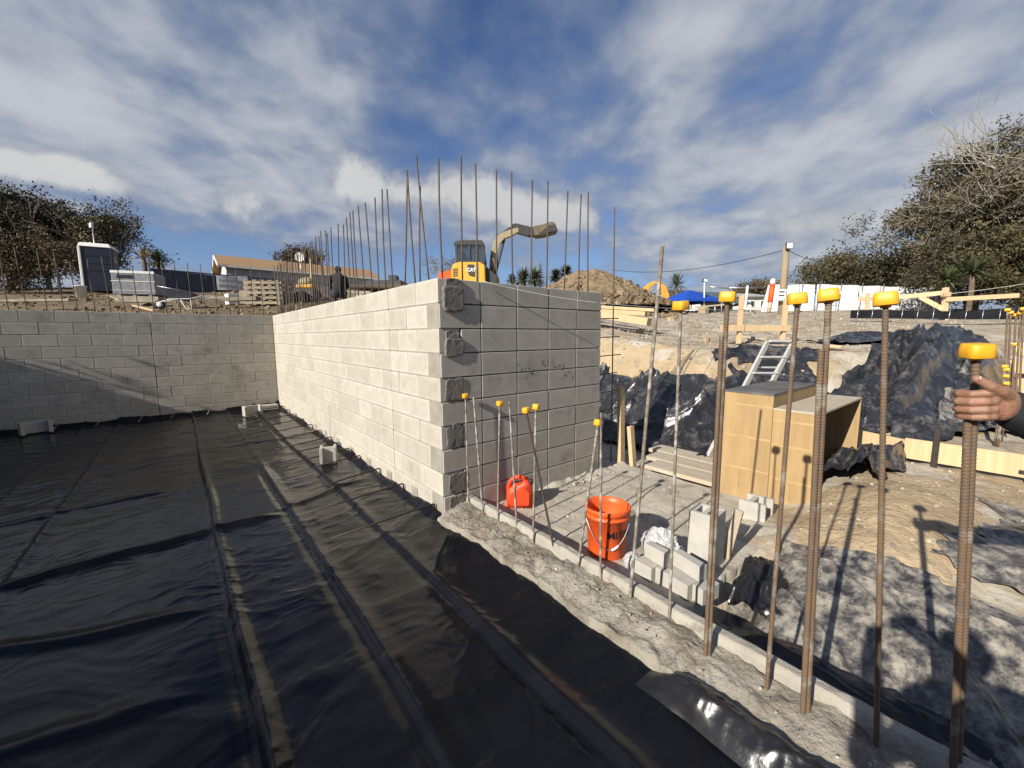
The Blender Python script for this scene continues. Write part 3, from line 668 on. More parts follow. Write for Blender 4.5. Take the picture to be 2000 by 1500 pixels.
# bent starters over the plastic
def poly_bar(name, pts, r, mat, label, group=None):
    mb = MB(); b = Vector(pts[0]); q = []
    for i, p in enumerate(pts): q.append(Vector(p)-b)
    mb.tube(q, r, 7); o = obj(name, mb, mat); o.location = b; return tag(o, label, 'rebar', group)
for i, y in enumerate((.134, .765, 1.37, 2.0, 2.42, 2.8, 3.2, 3.75, 4.3, 4.9, 5.5, 6.1, 6.6)):
    L = random.uniform(.72, .98); s = random.uniform(-.05, .08)
    poly_bar('hooked_bar', [(.02, y, .012), (-.012, y, .014), (-.018, y, .105), (-.03, y-.004, .112), (-L*.5, y-.02+s*.5, .085), (-L, y-.03+s, .05)], .0075, 'steel_dark',
             ORD[i]+' bent bar over the plastic counted from the near end of the long wall', 'bent bars along the long wall')
for i, x in enumerate((-3.25, -2.75, -2.2, -1.75, -1.2)):
    poly_bar('hooked_bar', [(x, 7.31, .16), (x+.01, 7.22, .165), (x-.05, 7.12, .10), (x-.10, 6.98, .03)], .0055, 'rust_dusty', ORD[i]+' short bent bar at the foot of the far wall counted from the left', 'bent bars at the far wall')

# ------------------------------------------------------------------ loose blocks
def loose_block(name, label, loc, rz, parts, tiltx=0, tilty=0, mat='block_loose', group=None):
    mb = MB()
    for c, d in parts: mb.box(c, d)
    o = obj(name, mb, mat, None, .003); o.location = loc; o.rotation_euler = (tiltx, tilty, rz); return tag(o, label, 'block', group)
HB = [((0, -.08, .095), (.39, .032, .19)), ((0, .08, .095), (.39, .032, .19)), ((0, 0, .095), (.04, .1279, .186))]
UB = [((0, -.08, .095), (.24, .032, .19)), ((0, .08, .095), (.24, .032, .19)), ((.095, 0, .095), (.05, .1279, .186))]
loose_block('concrete_block', 'open ended block standing on the plastic near the long wall', (-.30, 2.30, .02), R_(72), [((0, -.075, .095), (.19, .032, .19)), ((0, .075, .095), (.19, .032, .19)), ((-.02, 0, .095), (.04, .1179, .186))])
loose_block('concrete_block', 'hollow block on the plastic by the far wall at the left edge', (-3.52, 6.96, .02), R_(20), [((-.15, 0, .095), (.05, .19, .19)), ((.15, 0, .095), (.05, .19, .19)), ((0, .06, .095), (.2499, .04, .186)), ])
loose_block('concrete_block', 'hollow block on the plastic near the far inner corner', (-.60, 6.42, .02), R_(8), [((-.13, 0, .095), (.045, .19, .19)), ((.13, 0, .095), (.045, .19, .19)), ((0, .05, .095), (.2149, .04, .186))])
loose_block('concrete_block', 'pale block lying flat against the far wall near the inner corner', (-.28, 6.95, .02), R_(4), [((0, 0, .05), (.39, .19, .10))])
# pile between bucket and footing
B2 = lambda L: [((0, 0, .05), (.065, L, .095))]
B1 = lambda L: [((0, 0, .05), (.15, L, .095))]
loose_block('concrete_block', 'low block nearest the bucket in the bottom row of the pile', (.635, -1.535, 0), R_(-3), B1(.13))
loose_block('concrete_block', 'long low block in the middle of the bottom row of the pile', (.65, -1.725, 0), R_(-8), B1(.23))
loose_block('concrete_block', 'narrow block ending the bottom row of the pile', (.665, -1.885, 0), R_(-10), B1(.07))
loose_block('concrete_block', 'half block on top of the pile next to the plastic bag', (.660, -1.575, .098), R_(-8), B2(.165))
loose_block('concrete_block', 'long block on top of the pile below the upended block', (.695, -1.765, .098), R_(-14), B2(.20))
loose_block('concrete_block', 'tall hollow block standing on end behind the pile', (1.04, -1.70, 0), R_(6), [((-.08, 0, .19), (.032, .17, .38)), ((.08, 0, .19), (.032, .17, .38)), ((0, -.07, .19), (.1279, .03, .376)), ((0, .07, .19), (.1279, .03, .376)), ((0, 0, .19), (.1279, .03, .372))])
o = MB(); o.box((0, 0, .18), (.022, .055, .37)); o = obj('timber_offcut', o, 'timber_weathered', None, .002); o.location = (1.22, -1.76, 0); o.rotation_euler = (R_(9), R_(4), 0); tag(o, 'thin pale strip leaning beside the upended block', 'timber')
loose_block('concrete_block', 'open ended block standing on the slab in front of the plywood boxes', (2.03, -1.64, .0), R_(4), [((-.09, 0, .088), (.032, .20, .175)), ((.09, -.005, .088), (.032, .20, .175)), ((0, .02, .088), (.1479, .04, .17))])
loose_block('concrete_block', 'upright broken slab edge piece beside the torn black plastic', (1.70, -1.915, -.24), R_(2), [((0, 0, .12), (.07, .05, .25))])

# ------------------------------------------------------------------ bucket
bk_loc = onz(1180, 1096, 0.0); bk_loc.x += .10; bk_loc.y += .06
bk = thing('bucket', bk_loc, 'orange plastic bucket with dark lettering standing on the slab', 'bucket')
HB_ = .36; r0, r1 = .127, .152
mb = MB(); prof = [(r0*.97, 0), (r0, .006), (r1-.004, HB_-.07), (r1+.006, HB_-.068), (r1+.006, HB_-.058), (r1-.001, HB_-.055), (r1, HB_-.035), (r1+.008, HB_-.033), (r1+.008, HB_-.004), (r1+.004, HB_), (r1-.004, HB_-.002), (r1-.008, HB_-.05), (r0-.004, .012), (.002, .010)]
mb.lathe(prof, 48, caps=False); mb.lathe([(r0*.97, .0), (.002, .0005)], 48, caps=False); obj('body', mb, 'orange_plastic', bk)
hd = MB(); vz = Vector((CAM.x-bk_loc.x, CAM.y-bk_loc.y, 0)).normalized(); sd = Vector((-vz.y, vz.x, 0))
pts = []
for i in range(25):
    k = i/24; a = math.pi*(k-.5)*.98; an = math.atan2(vz.y, vz.x)+a*.86+.12; zz = HB_-.063-.20*math.cos(a)**1.2
    rr_ = r0+(r1-r0)*zz/HB_+.012; pts.append(Vector((rr_*math.cos(an), rr_*math.sin(an), zz)))
hd.tube(pts, .0028, 6); hb = obj('handle', hd, 'wire', bk)
gp = MB(); gp.tube(pts[13:17], .008, 10); obj('grip', gp, 'white_plastic', hb)
ang = math.atan2(vz.y, vz.x)+.02; zt = .195; rm = r0+(r1-r0)*zt/HB_
for ch, w_ in (('M', .052), ('I', .024), ('T', .041), ('R', .044), ('E', .040), (' ', .02), ('1', .036), ('0', .04)):
    if ch != ' ':
        tm = text_mesh(ch, .068, .0015, 'CENTER', .0012); a = ang+w_/2/rm
        o = link('letter', tm, 'ink', bk); o.location = ((rm+.0025)*math.cos(a), (rm+.0025)*math.sin(a), zt)
        o.rotation_euler = (R_(90)-math.atan((r1-r0)/HB_), 0, a+R_(90))
    ang += w_/rm

# ------------------------------------------------------------------ fuel can
fc_loc = Vector((.690, -.165, .0))
fc = thing('fuel_can', fc_loc, 'red plastic fuel can with a dark cap standing against the shaded wall', 'fuel can', None, R_(-42))
poly = [(-.135, .008), (-.125, 0), (.125, 0), (.135, .008), (.135, .165), (.105, .225), (.075, .250), (.045, .245), (.02, .215), (-.07, .195), (-.115, .165), (-.135, .130)]
mb = MB(); M_ = Matrix.Rotation(R_(90), 4, 'X'); mb.prism(poly, Matrix.Translation((0, .085, 0)) @ M_, .17)
me = mb.mesh('b'); bevelled(me, .012, 3); me.polygons.foreach_set('use_smooth', [True]*len(me.polygons)); body = link('body', me, 'red_plastic', fc); fc.scale = (.86, .9, 1)
hm = MB(); hm.tube([(-.122, 0, .12), (-.122, 0, .18), (-.095, 0, .235), (-.045, 0, .265), (.02, 0, .272), (.065, 0, .240)], [.022, .021, .020, .020, .021, .022], 12); obj('handle', hm, 'red_plastic', fc)
ins = MB(); ins.prism([(-.085, .03), (.085, .03), (.10, .045), (.10, .15), (.06, .185), (-.06, .165), (-.10, .13), (-.10, .045)], Matrix.Translation((0, -.084, 0)) @ M_, .005); obj('side_panel', ins, 'red_plastic', body, .0015)
cp = MB(); cp.lathe([(.024, 0), (.026, .004), (.026, .034), (.022, .038)], 18, Matrix.Translation((.105, 0, .215)) @ Matrix.Rotation(R_(45), 4, 'Y')); cp.lathe([(.012, .036), (.010, .075)], 12, Matrix.Translation((.105, 0, .215)) @ Matrix.Rotation(R_(45), 4, 'Y')); obj('cap', cp, 'black_rubber', fc)

# ------------------------------------------------------------------ plastic bag, plywood boxes, planks, pegs, ladder
mb = MB(); mb.ball((0, 0, .07), (.10, .13, .10), 26, 16); me = remeshed(mb, .010, 2)
for v in me.vertices:
    c = v.co; n = float(ridge(c.x*16, c.y*16+c.z*11, 3, 5)); q = 1+.20*(n-.6)+.15*float(fbm(c.x*30, c.z*30, 2, 6)); v.co = (c.x*q, c.y*q, max(.0, c.z*q*1.1))
me.polygons.foreach_set('use_smooth', [False]*len(me.polygons))
o = link('plastic_bag', me, 'plastic_bag'); o.location = (.86, -1.49, 0); tag(o, 'crumpled clear plastic bag behind the block pile', 'bag')
mb = MB(); mb.ball((0, 0, .04), (.06, .08, .06), 20, 12); me = remeshed(mb, .009, 1)
for v in me.vertices:
    c = v.co; q = 1+.35*float(fbm(c.x*22, c.y*22+c.z*15, 3, 9)); v.co = (c.x*q, c.y*q, max(0, c.z*q))
o = link('plastic_bag', me, 'plastic_bag'); o.location = (.63, -1.42, 0); me.polygons.foreach_set('use_smooth', [False]*len(me.polygons)); tag(o, 'small scrap of clear plastic beside the orange bucket', 'bag')
def panel(name, lo, hi, mat, parent): mb = MB(); mb.box([(a+b)/2 for a, b in zip(lo, hi)], [b-a for a, b in zip(lo, hi)]); return obj(name, mb, mat, parent, .0015)
def marks(parent, x, ys, zs):
    for z in zs: panel('tape_line', (x-.0015, ys[0]+.01, z-.012), (x-.0002, ys[1]-.01, z+.012), 'tape', parent)
MA('tape', (.47, .32, .15), (.40, .27, .12), 9, .7, .0005, 40, spec=.25)
pb = thing('plywood_box', (2.40, -1.18, -.005), 'tall plywood box with a dark top, the taller of the two boxes', 'box')
W = .415; D = 1.15; Hh = 1.005
panel('front_panel', (0, -W, 0), (.018, 0, Hh), 'plywood', pb); panel('side_panel', (.0185, -.018, 0), (D, 0, Hh), 'plywood', pb); panel('side_panel', (.0185, -W, 0), (D, -W+.018, Hh), 'plywood', pb); panel('back_panel', (D+.0005, -W, 0), (D+.018, 0, Hh), 'plywood', pb); panel('top_panel', (-.004, -W-.003, Hh+.0005), (D+.02, .003, Hh+.02), 'ply_black', pb)
for z in (.30, .60, .90): panel('form_line', (-.0012, -W+.004, z-.010), (-.0003, -.004, z+.010), 'tape', pb)
pb2 = thing('plywood_box', (2.385, -1.603, -.005), 'shorter plywood box, open on the side facing the path', 'box')
W = .345; D = 1.32; Hh = .885
panel('front_panel', (0, -W, 0), (.018, 0, Hh), 'plywood', pb2); panel('side_panel', (.0185, -.020, 0), (D, -.002, Hh), 'plywood', pb2); panel('back_panel', (D+.0005, -W, 0), (D+.018, -.002, Hh), 'plywood', pb2); panel('top_panel', (-.003, -W, Hh+.0005), (D+.02, -.001, Hh+.019), 'plywood_weathered' if 0 else 'timber_weathered', pb2); panel('bottom_panel', (.0185, -W, .0), (D, -.0205, .018), 'plywood', pb2)
for z in (.28, .58, .80): panel('form_line', (-.0012, -W+.004, z-.010), (-.0003, -.004, z+.010), 'tape', pb2)
def plank(name, a, b, w, h, mat, label, cat='timber', group=None, up=(0, 0, 1)):
    a = Vector(a); b = Vector(b); d = b-a; L = d.length; mb = MB(); mb.box((L/2, 0, 0), (L, w, h)); o = obj(name, mb, mat, None, .002)
    d.normalize(); u = Vector(up); y = u.cross(d).normalized(); z = d.cross(y)
    o.matrix_world = Matrix.Translation(a) @ Matrix((d, y, z)).transposed().to_4x4(); return tag(o, label, cat, group)
plank('plank', (2.60, -.30, .030), (2.63, -2.4, .034), .29, .045, 'timber_weathered', 'dusty scaffold plank nearest the slab, running behind the plywood boxes')
plank('plank', (2.92, -.10, .030), (2.93, -2.4, .034), .29, .045, 'timber_weathered', 'dusty scaffold plank in the middle of the three beside the slab')
plank('plank', (3.25, .06, .030), (3.22, -2.4, .034), .29, .045, 'timber_weathered', 'dusty scaffold plank farthest from the slab, next to the plastic bank')
plank('timber_peg', (2.46, .02, -.1), (2.52, .10, .92), .05, .085, 'timber', 'tall pine peg standing by the end of the shaded wall', 'peg', None, (1, 0, 0))
plank('timber_peg', (2.47, -.15, -.1), (2.45, -.10, .47), .05, .075, 'timber', 'short pine peg beside the tall one', 'peg', None, (1, 0, 0))
pk = MB(); pk.box((0, 0, 0), (.052, .087, .012)); 
# step ladder lying back on the bank
ld = thing('step_ladder', (0, 0, 0), 'pale folding step ladder leaning on the plastic covered bank', 'ladder')
A0, A1 = at(1385, 893, 4.75), at(1430, 893, 4.75); T0, T1 = at(1499, 668, 5.05), at(1550, 668, 5.05)
def lad(A0, A1, T0, T1, n, wd, name, off=Vector((0, 0, 0))):
    for a, b in ((A0, T0), (A1, T1)):
        mb = MB(); mb.bar(a+off, b+off, .028, .07); obj('rail', mb, 'aluminium', ld, .003)
    for i in range(1, n):
        k = i/n; mb = MB(); mb.bar((A0.lerp(T0, k))+off, (A1.lerp(T1, k))+off, wd, .022, (T0-A0).normalized()); obj('tread', mb, 'aluminium', ld, .003)
lad(A0, A1, T0, T1, 7, .075, 'front')
lad(A0+Vector((.25, .12, -.05)), A1+Vector((.25, .12, -.05)), T0+Vector((.04, .03, -.05)), T1+Vector((.04, .03, -.05)), 5, .03, 'back')
mb = MB(); mb.bar(T0, T1, .10, .03, (T0-A0).normalized()); obj('top_cap', mb, 'aluminium', ld, .003)

# ------------------------------------------------------------------ plastic sheets on the banks and ground
def sheet(name, quad, nu, nv, mat, label, amp=.05, f=2.0, lift=.02, seed=1, rag=.12, follow=True, fold=0, zconst=None, dirv=(1, 0), folds=10, fh=(.03, .09), fl=(.35, 1.25), fa=.38):
    u = np.linspace(0, 1, nu); v = np.linspace(0, 1, nv); Uu, Vv = np.meshgrid(u, v)
    e = rag*fbm(Vv*5, Uu*0+seed, 4, seed)*np.where(Uu < .5, 1-2*Uu, 2*Uu-1); e2 = rag*fbm(Uu*5, Vv*0+seed, 4, seed+3)*np.where(Vv < .5, 1-2*Vv, 2*Vv-1)
    u2 = Uu+e; v2 = Vv+e2
    A, B, Cc, D_ = [np.array(q, float) for q in quad]
    X = (A[0]*(1-u2)+B[0]*u2)*(1-v2)+(D_[0]*(1-u2)+Cc[0]*u2)*v2; Y = (A[1]*(1-u2)+B[1]*u2)*(1-v2)+(D_[1]*(1-u2)+Cc[1]*u2)*v2
    Z = height(X, Y) if zconst is None else np.full_like(X, zconst)
    near = .030*fbm(X*5.0, Y*5.0, 4, 41)
    a, b = X*dirv[0]+Y*dirv[1], -X*dirv[1]+Y*dirv[0]
    rr = random.Random(seed*7+1); w = .35*amp*fbm(X*1.4, Y*1.4, 4, seed+5)+.10*amp*ridge(a*f*1.2, b*f*4, 2, seed+8)
    a0 = math.atan2(dirv[1], dirv[0])
    for k in range(folds):          # pulled folds: sharp on one side, slack on the other
        uu, vv = rr.random(), rr.random(); x0 = (A[0]*(1-uu)+B[0]*uu)*(1-vv)+(D_[0]*(1-uu)+Cc[0]*uu)*vv; y0 = (A[1]*(1-uu)+B[1]*uu)*(1-vv)+(D_[1]*(1-uu)+Cc[1]*uu)*vv
        an = a0+rr.gauss(0, fa); ca, sa = math.cos(an), math.sin(an); L = rr.uniform(*fl); wd = rr.uniform(.022, .085); hh = rr.uniform(*fh)*rr.choice((1, 1, 1, -.7))
        sl = (X-x0)*ca+(Y-y0)*sa; dd = -(X-x0)*sa+(Y-y0)*ca+rr.uniform(-.25, .25)*sl*sl+.05*fbm(sl*2.5, sl*0+k, 3, seed+k)
        tp = np.clip(1-np.abs(sl/L)**2, 0, 1)
        w = w+hh*tp*np.where(dd < 0, np.exp(-np.abs(dd/(wd*.45))**1.3), np.exp(-np.abs(dd/(wd*1.7))**1.2))
    P = np.stack([X, Y, Z+near+lift+np.maximum(w, -lift*.55)], -1)
    mb = MB(); mb.grid(P, nu, nv); return tag(obj(name, mb, mat), label, 'plastic sheet')
sheet('plastic_sheet', [(3.25, 1.9), (3.15, -1.3), (4.85, -1.25), (4.10, 2.1)], 200, 150, 'plastic_dusty', 'dusty crumpled black plastic draped down the bank beside the shaded wall', .11, 1.6, .03, 3, .16, dirv=(.9, -.4), folds=46, fh=(.05, .15))
sheet('plastic_sheet', [(4.45, -.95), (4.85, -2.35), (9.0, -3.15), (8.8, -2.00)], 230, 240, 'plastic_dusty', 'large sheet of dusty black plastic covering the high bank behind the long board', .06, 1.5, .03, 5, .14, dirv=(.93, -.36), folds=46, fh=(.05, .13), fl=(.7, 2.0), fa=.20)
sheet('plastic_sheet', [(4.9, .2), (5.1, -1.0), (6.6, -1.0), (6.1, .05)], 70, 60, 'plastic_dusty', 'scrap of black plastic lying on the gravel around the timber profile', .05, 2.2, .03, 8, .3)
sheet('plastic_sheet', [(.285, -1.95), (.285, -4.3), (.80, -4.3), (.74, -1.95)], 60, 220, 'plastic_black', 'added black strip deepening the shadow in the trench right behind the concrete kerb', .03, 2.0, .035, 27, .03, dirv=(.2, 1), folds=26, fh=(.01, .04))  # extra black strip over the dusty plastic, darkens the kerb shadow by colour
sheet('plastic_sheet', [(4.15, .1), (4.5, -1.2), (5.5, -1.55), (5.0, -.2)], 90, 80, 'plastic_dusty', 'black plastic hanging down the bank under the step ladder', .05, 1.8, .03, 29, .2, dirv=(.85, -.4), folds=36, fh=(.02, .08), fa=.25)
sheet('plastic_sheet', [(7.2, -.4), (8.2, -1.9), (10.6, -1.6), (9.6, -.6)], 70, 60, 'plastic_dusty', 'dark plastic folds lying along the crest of the far bank', .10, 1.4, .05, 9, .2)
sheet('plastic_sheet', [(5.6, -2.3), (6.2, -3.4), (9.5, -3.6), (9.0, -2.4)], 80, 60, 'plastic_dirty', 'pale dusty plastic in the low ground before the timber formwork', .08, 1.6, .04, 13, .15)
sheet('plastic_sheet', [(.30, -1.93), (.30, -4.2), (1.85, -4.2), (1.60, -1.95)], 190, 240, 'plastic_dirty', 'dusty black plastic lining the ground right of the concrete footing', .045, 2.0, .012, 15, .05, dirv=(.75, .65), folds=60, fh=(.012, .045))
sheet('plastic_sheet', [(2.7, -1.75), (2.95, -2.25), (4.2, -2.35), (4.0, -1.75)], 110, 80, 'plastic_dusty', 'crumpled black plastic edge behind the soil mound and under the long board', .06, 2.6, .03, 18, .2, folds=26, fh=(.02, .07))
sheet('plastic_sheet', [(2.0, -2.75), (1.9, -4.0), (3.2, -4.0), (3.3, -2.85)], 110, 100, 'plastic_dirty', 'dusty black plastic beyond the soil mound at the right', .04, 2.4, .02, 22, .2, folds=24, fh=(.015, .05))
# torn flap bunched at the slab edge
Uu, Vv = np.meshgrid(np.linspace(0, 1, 90), np.linspace(0, 1, 60))
X = .86+.62*Uu+.05*fbm(Vv*3, Uu*2, 3, 51); Y = -2.20+.32*Vv+.10*(Uu-.5)+.04*fbm(Uu*4, Vv*2, 3, 52)
Z = -.12+.15*np.sin(math.pi*np.clip(Vv*.62+.1, 0, 1))*np.sin(math.pi*np.clip(Uu, .02, .98))**.5+.045*(ridge(Uu*2.4+Vv, Vv*2.2-Uu*.6, 3, 53)-.6)+.03*(ridge(Uu*6, Vv*5, 2, 54)-.5)
mb = MB(); mb.grid(np.stack([X, Y, Z], -1), 90, 60); tag(obj('plastic_sheet', mb, 'plastic_black'), 'torn black plastic bunched against the broken slab edge', 'plastic sheet')
# turned up edge along the footing
ys = np.linspace(-1.98, -4.4, 260); th = np.linspace(0, 1, 26); T, Yy = np.meshgrid(th, ys)
cr = ridge(Yy*5.5+.8*fbm(Yy*2, T*3, 2, 62), T*1.2, 3, 63)-.5
k_ = sst((-1.96-Yy)/.20)
X = -.17+.17*T+.02*fbm(Yy*2.2, T*0, 3, 66)+.018*fbm(Yy*7, T*2, 2, 67); Z = .008+k_*(.085*np.sin(math.pi*np.clip(T*.80, 0, 1))**1.3*(1+.5*fbm(Yy*3, T*0, 2, 68))+.022*cr*np.sin(math.pi*T)+.010*ridge(Yy*14, T*3, 2, 69)*np.sin(math.pi*T))
mb = MB(); mb.grid(np.stack([X, Yy, Z], -1), 26, 260)
tag(obj('plastic_sheet', mb, 'plastic_black'), 'shiny turned up edge of black plastic lying along the footing', 'plastic sheet')

# ------------------------------------------------------------------ boards, pegs and formwork at the right
plank('formwork_board', (3.97, -2.27, .40), (3.93, -4.6, .40), .035, .20, 'timber', 'long pine formwork board held by a dark steel peg', 'board')
plank('formwork_board', (4.45, -1.72, .36), (4.10, -2.40, .37), .035, .15, 'timber', 'short pine board behind the left end of the long board', 'board')
mb = MB(); mb.box((0, 0, .15), (.04, .045, .52)); o = obj('steel_peg', mb, 'steel_dark', None, .004); o.location = (3.925, -2.49, .24); tag(o, 'dark steel peg driven in front of the long board', 'peg')
mb = MB(); mb.box((0, 0, .05), (.05, .10, .03)); mb.box((0, 0, 0), (.06, .025, .2)); o = obj('steel_bracket', mb, 'steel_dark', None, .003); o.location = (3.945, -3.05, .30)
tag(o, 'small dark bracket on the long board near the picture edge', 'bracket')
# far formwork with capped bars
FW = thing('formwork', (9.2, -2.55, .5), 'stepped pine formwork panels behind the capped bar cluster', 'formwork')
for i, (X, z0, z1, lab) in enumerate(((9.2, .50, .78, 'lower pine formwork panel behind the capped bar cluster'), (9.6, .84, 1.06, 'middle pine formwork panel behind the capped bar cluster'), (10.2, 1.12, 1.36, 'upper pine formwork panel behind the capped bar cluster'))):
    mb = MB(); mb.box((0, -.7, 0), (.04, 2.0, z1-z0)); o = obj('panel', mb, 'timber', FW, .003); o.location = (X-9.2, 0, (z0+z1)/2-.5)
mb = MB(); mb.box((0, -1.4, 0), (1.4, 3.2, 1.1)); o = struct(obj('formwork_ground', mb, 'soil')); o.location = (10.45, -2.72, .58)
mb = MB(); mb.box((0, 0, 0), (1.1, 2.0, .02)); o = obj('plywood_sheet', mb, 'timber_weathered', None, .002); o.location = (8.2, -3.3, .47); tag(o, 'plywood sheet lying flat in front of the far formwork', 'board')
CL = [(1968, 606, 1960, 712, 4.6), (1974, 611, 1967, 730, 4.6), (1984, 616, 1975, 745, 4.6), (1993, 612, 1981, 760, 4.55), (1999, 604, 1989, 760, 4.5)]
CAPM = cap_mesh(.052, .032)
for i, (tx, ty, bx, by, dp) in enumerate(CL):
    a = at(bx, by+60, dp); b = at(tx, ty, dp); L = (b-a).length; o = link('capped_bar', bar_mesh(L, .009, False, 7), 'rust'); place(o, a, b); c = link('cap', CAPM, None, o); c.location = (0, 0, L-.012)
    tag(o, ORD[i]+' tall yellow capped bar from the left in the cluster behind the hand', 'rebar', 'capped bar cluster at the right')
for i, (x, y, dp) in enumerate(((1963, 716, 4.4), (1966, 722, 4.4), (1965, 735, 4.4), (1966, 749, 4.4), (1983, 673, 4.6))):
    b = at(x, y, dp); a = Vector((b.x, b.y, .3)); L = (b-a).length; o = link('capped_bar', bar_mesh(L, .008, False, 7), 'rust'); place(o, a, b); c = link('cap', CAPM, None, o); c.location = (0, 0, L-.012)
    tag(o, ORD[i]+' highest short yellow capped bar before the pine formwork' if i < 4 else 'single capped bar top right of the short ones before the pine formwork', 'rebar', 'short capped bars at the right')
# ------------------------------------------------------------------ things on the upper ground
RZ = -YAW
def base(px, py, dep, zoff=None):
    p = at(px, py, dep); p.z = H(p.x, p.y) if zoff is None else zoff; return p
def frame(root): 
    def f(px, py, dep):
        p = at(px, py, dep)-root; return Vector((p.dot(_r), p.dot(FWD), p.z))
    return f
def cut(fr, dep, pts, y0, thick, mb=None):       # an outline given its own distance and thickness
    mb = mb or MB(); q = [fr(x, y, dep) for x, y in pts]
    area = sum(q[i].x*q[(i+1) % len(q)].z-q[(i+1) % len(q)].x*q[i].z for i in range(len(q)))
    if area < 0: q = q[::-1]
    mb.prism([(p.x, p.z) for p in q], Matrix.Translation((0, y0, 0)) @ Matrix.Rotation(R_(90), 4, 'X'), thick); return mb

# timber profile near the bank
tp = thing('timber_profile', (0, 0, 0), 'pine profile of two stakes and a crossboard on the gravel above the ladder', 'profile')
dp = 7.4
for (x0, y0, x1, y1, w) in ((1441, 684, 1449, 577, .05), (1524, 700, 1536, 583, .05)):
    mb = MB(); a = at(x0, y0, dp); mb.bar(a-Vector((0, 0, .15)), at(x1, y1, dp), w, .09, FWD); obj('stake', mb, 'timber', tp, .002)
mb = MB(); mb.bar(at(1407, 641, dp-.06), at(1543, 641, dp-.06), .03, .11, FWD.cross(_r)*-1); obj('crossboard', mb, 'timber', tp, .002)
plank('timber_offcut', on_ground(1450, 662)+Vector((0, 0, .05)), on_ground(1500, 668)+Vector((0, 0, .05)), .09, .04, 'timber_weathered', 'short timber offcut on the gravel under the timber profile')
plank('timber_offcut', on_ground(1610, 680)+Vector((0, 0, .05)), on_ground(1645, 684)+Vector((0, 0, .05)), .07, .04, 'timber', 'pale wedge of timber on the gravel behind the tall capped bars')
# stack of sawn timber behind the short wall
DS = 8.6
def sawn(px0, py0, px1, py1, d0, d1, w, h, label): plank('timber_length', at(px0, py0, d0), at(px1, py1, d1), w, h, 'timber', label, 'timber')
sawn(1120, 606, 1268, 629, 9.6, 8.5, .24, .15, 'thick lower beam of the sawn timber stack behind the shaded wall')
sawn(1110, 604, 1262, 613, 10.0, 9.0, .20, .09, 'middle length in the sawn timber stack behind the shaded wall')
sawn(1110, 596, 1278, 606, 10.5, 9.6, .16, .07, 'top length in the sawn timber stack behind the shaded wall')
sawn(1110, 611, 1246, 621, 9.9, 9.3, .14, .08, 'length lying behind the thick beam of the sawn timber stack')
o = rocks('rocks', [(*(on_ground(1312, 628)+Vector((0, 0, .05))), .17), (*(on_ground(1372, 607, 12, 40)+Vector((0, 0, .1))), .30), (*(on_ground(1250, 650)+Vector((0, 0, .03))), .10), (*(on_ground(1380, 668)+Vector((0, 0, .03))), .10)], 'soil_bank', 'few lumps of clay lying on the upper ground', 'rock', .25, 8)
o['kind'] = 'stuff'

# dirt mound
mp = base(1150, 596, 20); mp.z -= .25
dmz = (at(1155, 522, 20).z)-mp.z
th = np.linspace(0, 2*math.pi, 121); rr = np.linspace(0, 1, 46); T, Rr = np.meshgrid(th, rr)
Xm = Rr*np.cos(T)*4.0; Ym = Rr*np.sin(T)*3.2
prof = np.clip(1-Rr, 0, 1)**1.05
Zm = dmz*prof*(1+.25*fbm(Xm*.5, Ym*.5, 3, 3))+.22*(ridge(Xm*1.2, Ym*1.2, 4, 5)-.6)*np.clip(prof*5, 0, 1)+.10*fbm(Xm*5, Ym*5, 3, 7); Zm[:, -1] = Zm[:, 0]
Xm += .25*fbm(Zm*2, T, 2, 9)*np.clip(Rr*4, 0, 1)*0
mb = MB(); mb.grid(np.stack([Xm, Ym, Zm], -1), 121, 46); dm = obj('dirt_mound', mb, 'clods'); dm.location = mp; dm.rotation_euler = (0, 0, RZ)
dm.scale = (1, 1, 1); dm.data.materials.clear(); dm.data.materials.append(MATS['soil_heap'] if 'soil_heap' in MATS else MA('soil_heap', (.26, .195, .12), (.19, .14, .085), 2.2, .97, .05, 5, spec=.1, c3=(.20, .15, .09), s3=3.0, w3=(.52, .66)))
tag(dm, 'tall heap of brown excavated soil behind the shaded wall end', 'mound')
cl = []
for _ in range(3200):
    a = random.uniform(0, 6.28); q = math.sqrt(random.random()); x = q*math.cos(a)*4.3; y = q*math.sin(a)*3.4
    z = dmz*max(0, 1-q)**1.05*(1+.25*float(fbm(x*.5, y*.5, 3, 3)))
    cl.append((x, y, z+.02, random.choice((.04, .05, .06, .08, .11, .15))))
cl2 = [(mp.x+_r.x*x+FWD.x*y, mp.y+_r.y*x+FWD.y*y, mp.z+z, r) for x, y, z, r in cl]
rocks('clods', cl2, 'clods', 'loose clods tumbling over the soil heap', 'soil')
tail = []
for _ in range(700):
    px = random.uniform(1150, 1330); d = random.uniform(15, 21); p = base(px, 590, d); tail.append((p.x, p.y, p.z+.03, random.uniform(.03, .13)))
rocks('clods', tail, 'clods', 'scatter of clods at the foot of the soil heap', 'soil')

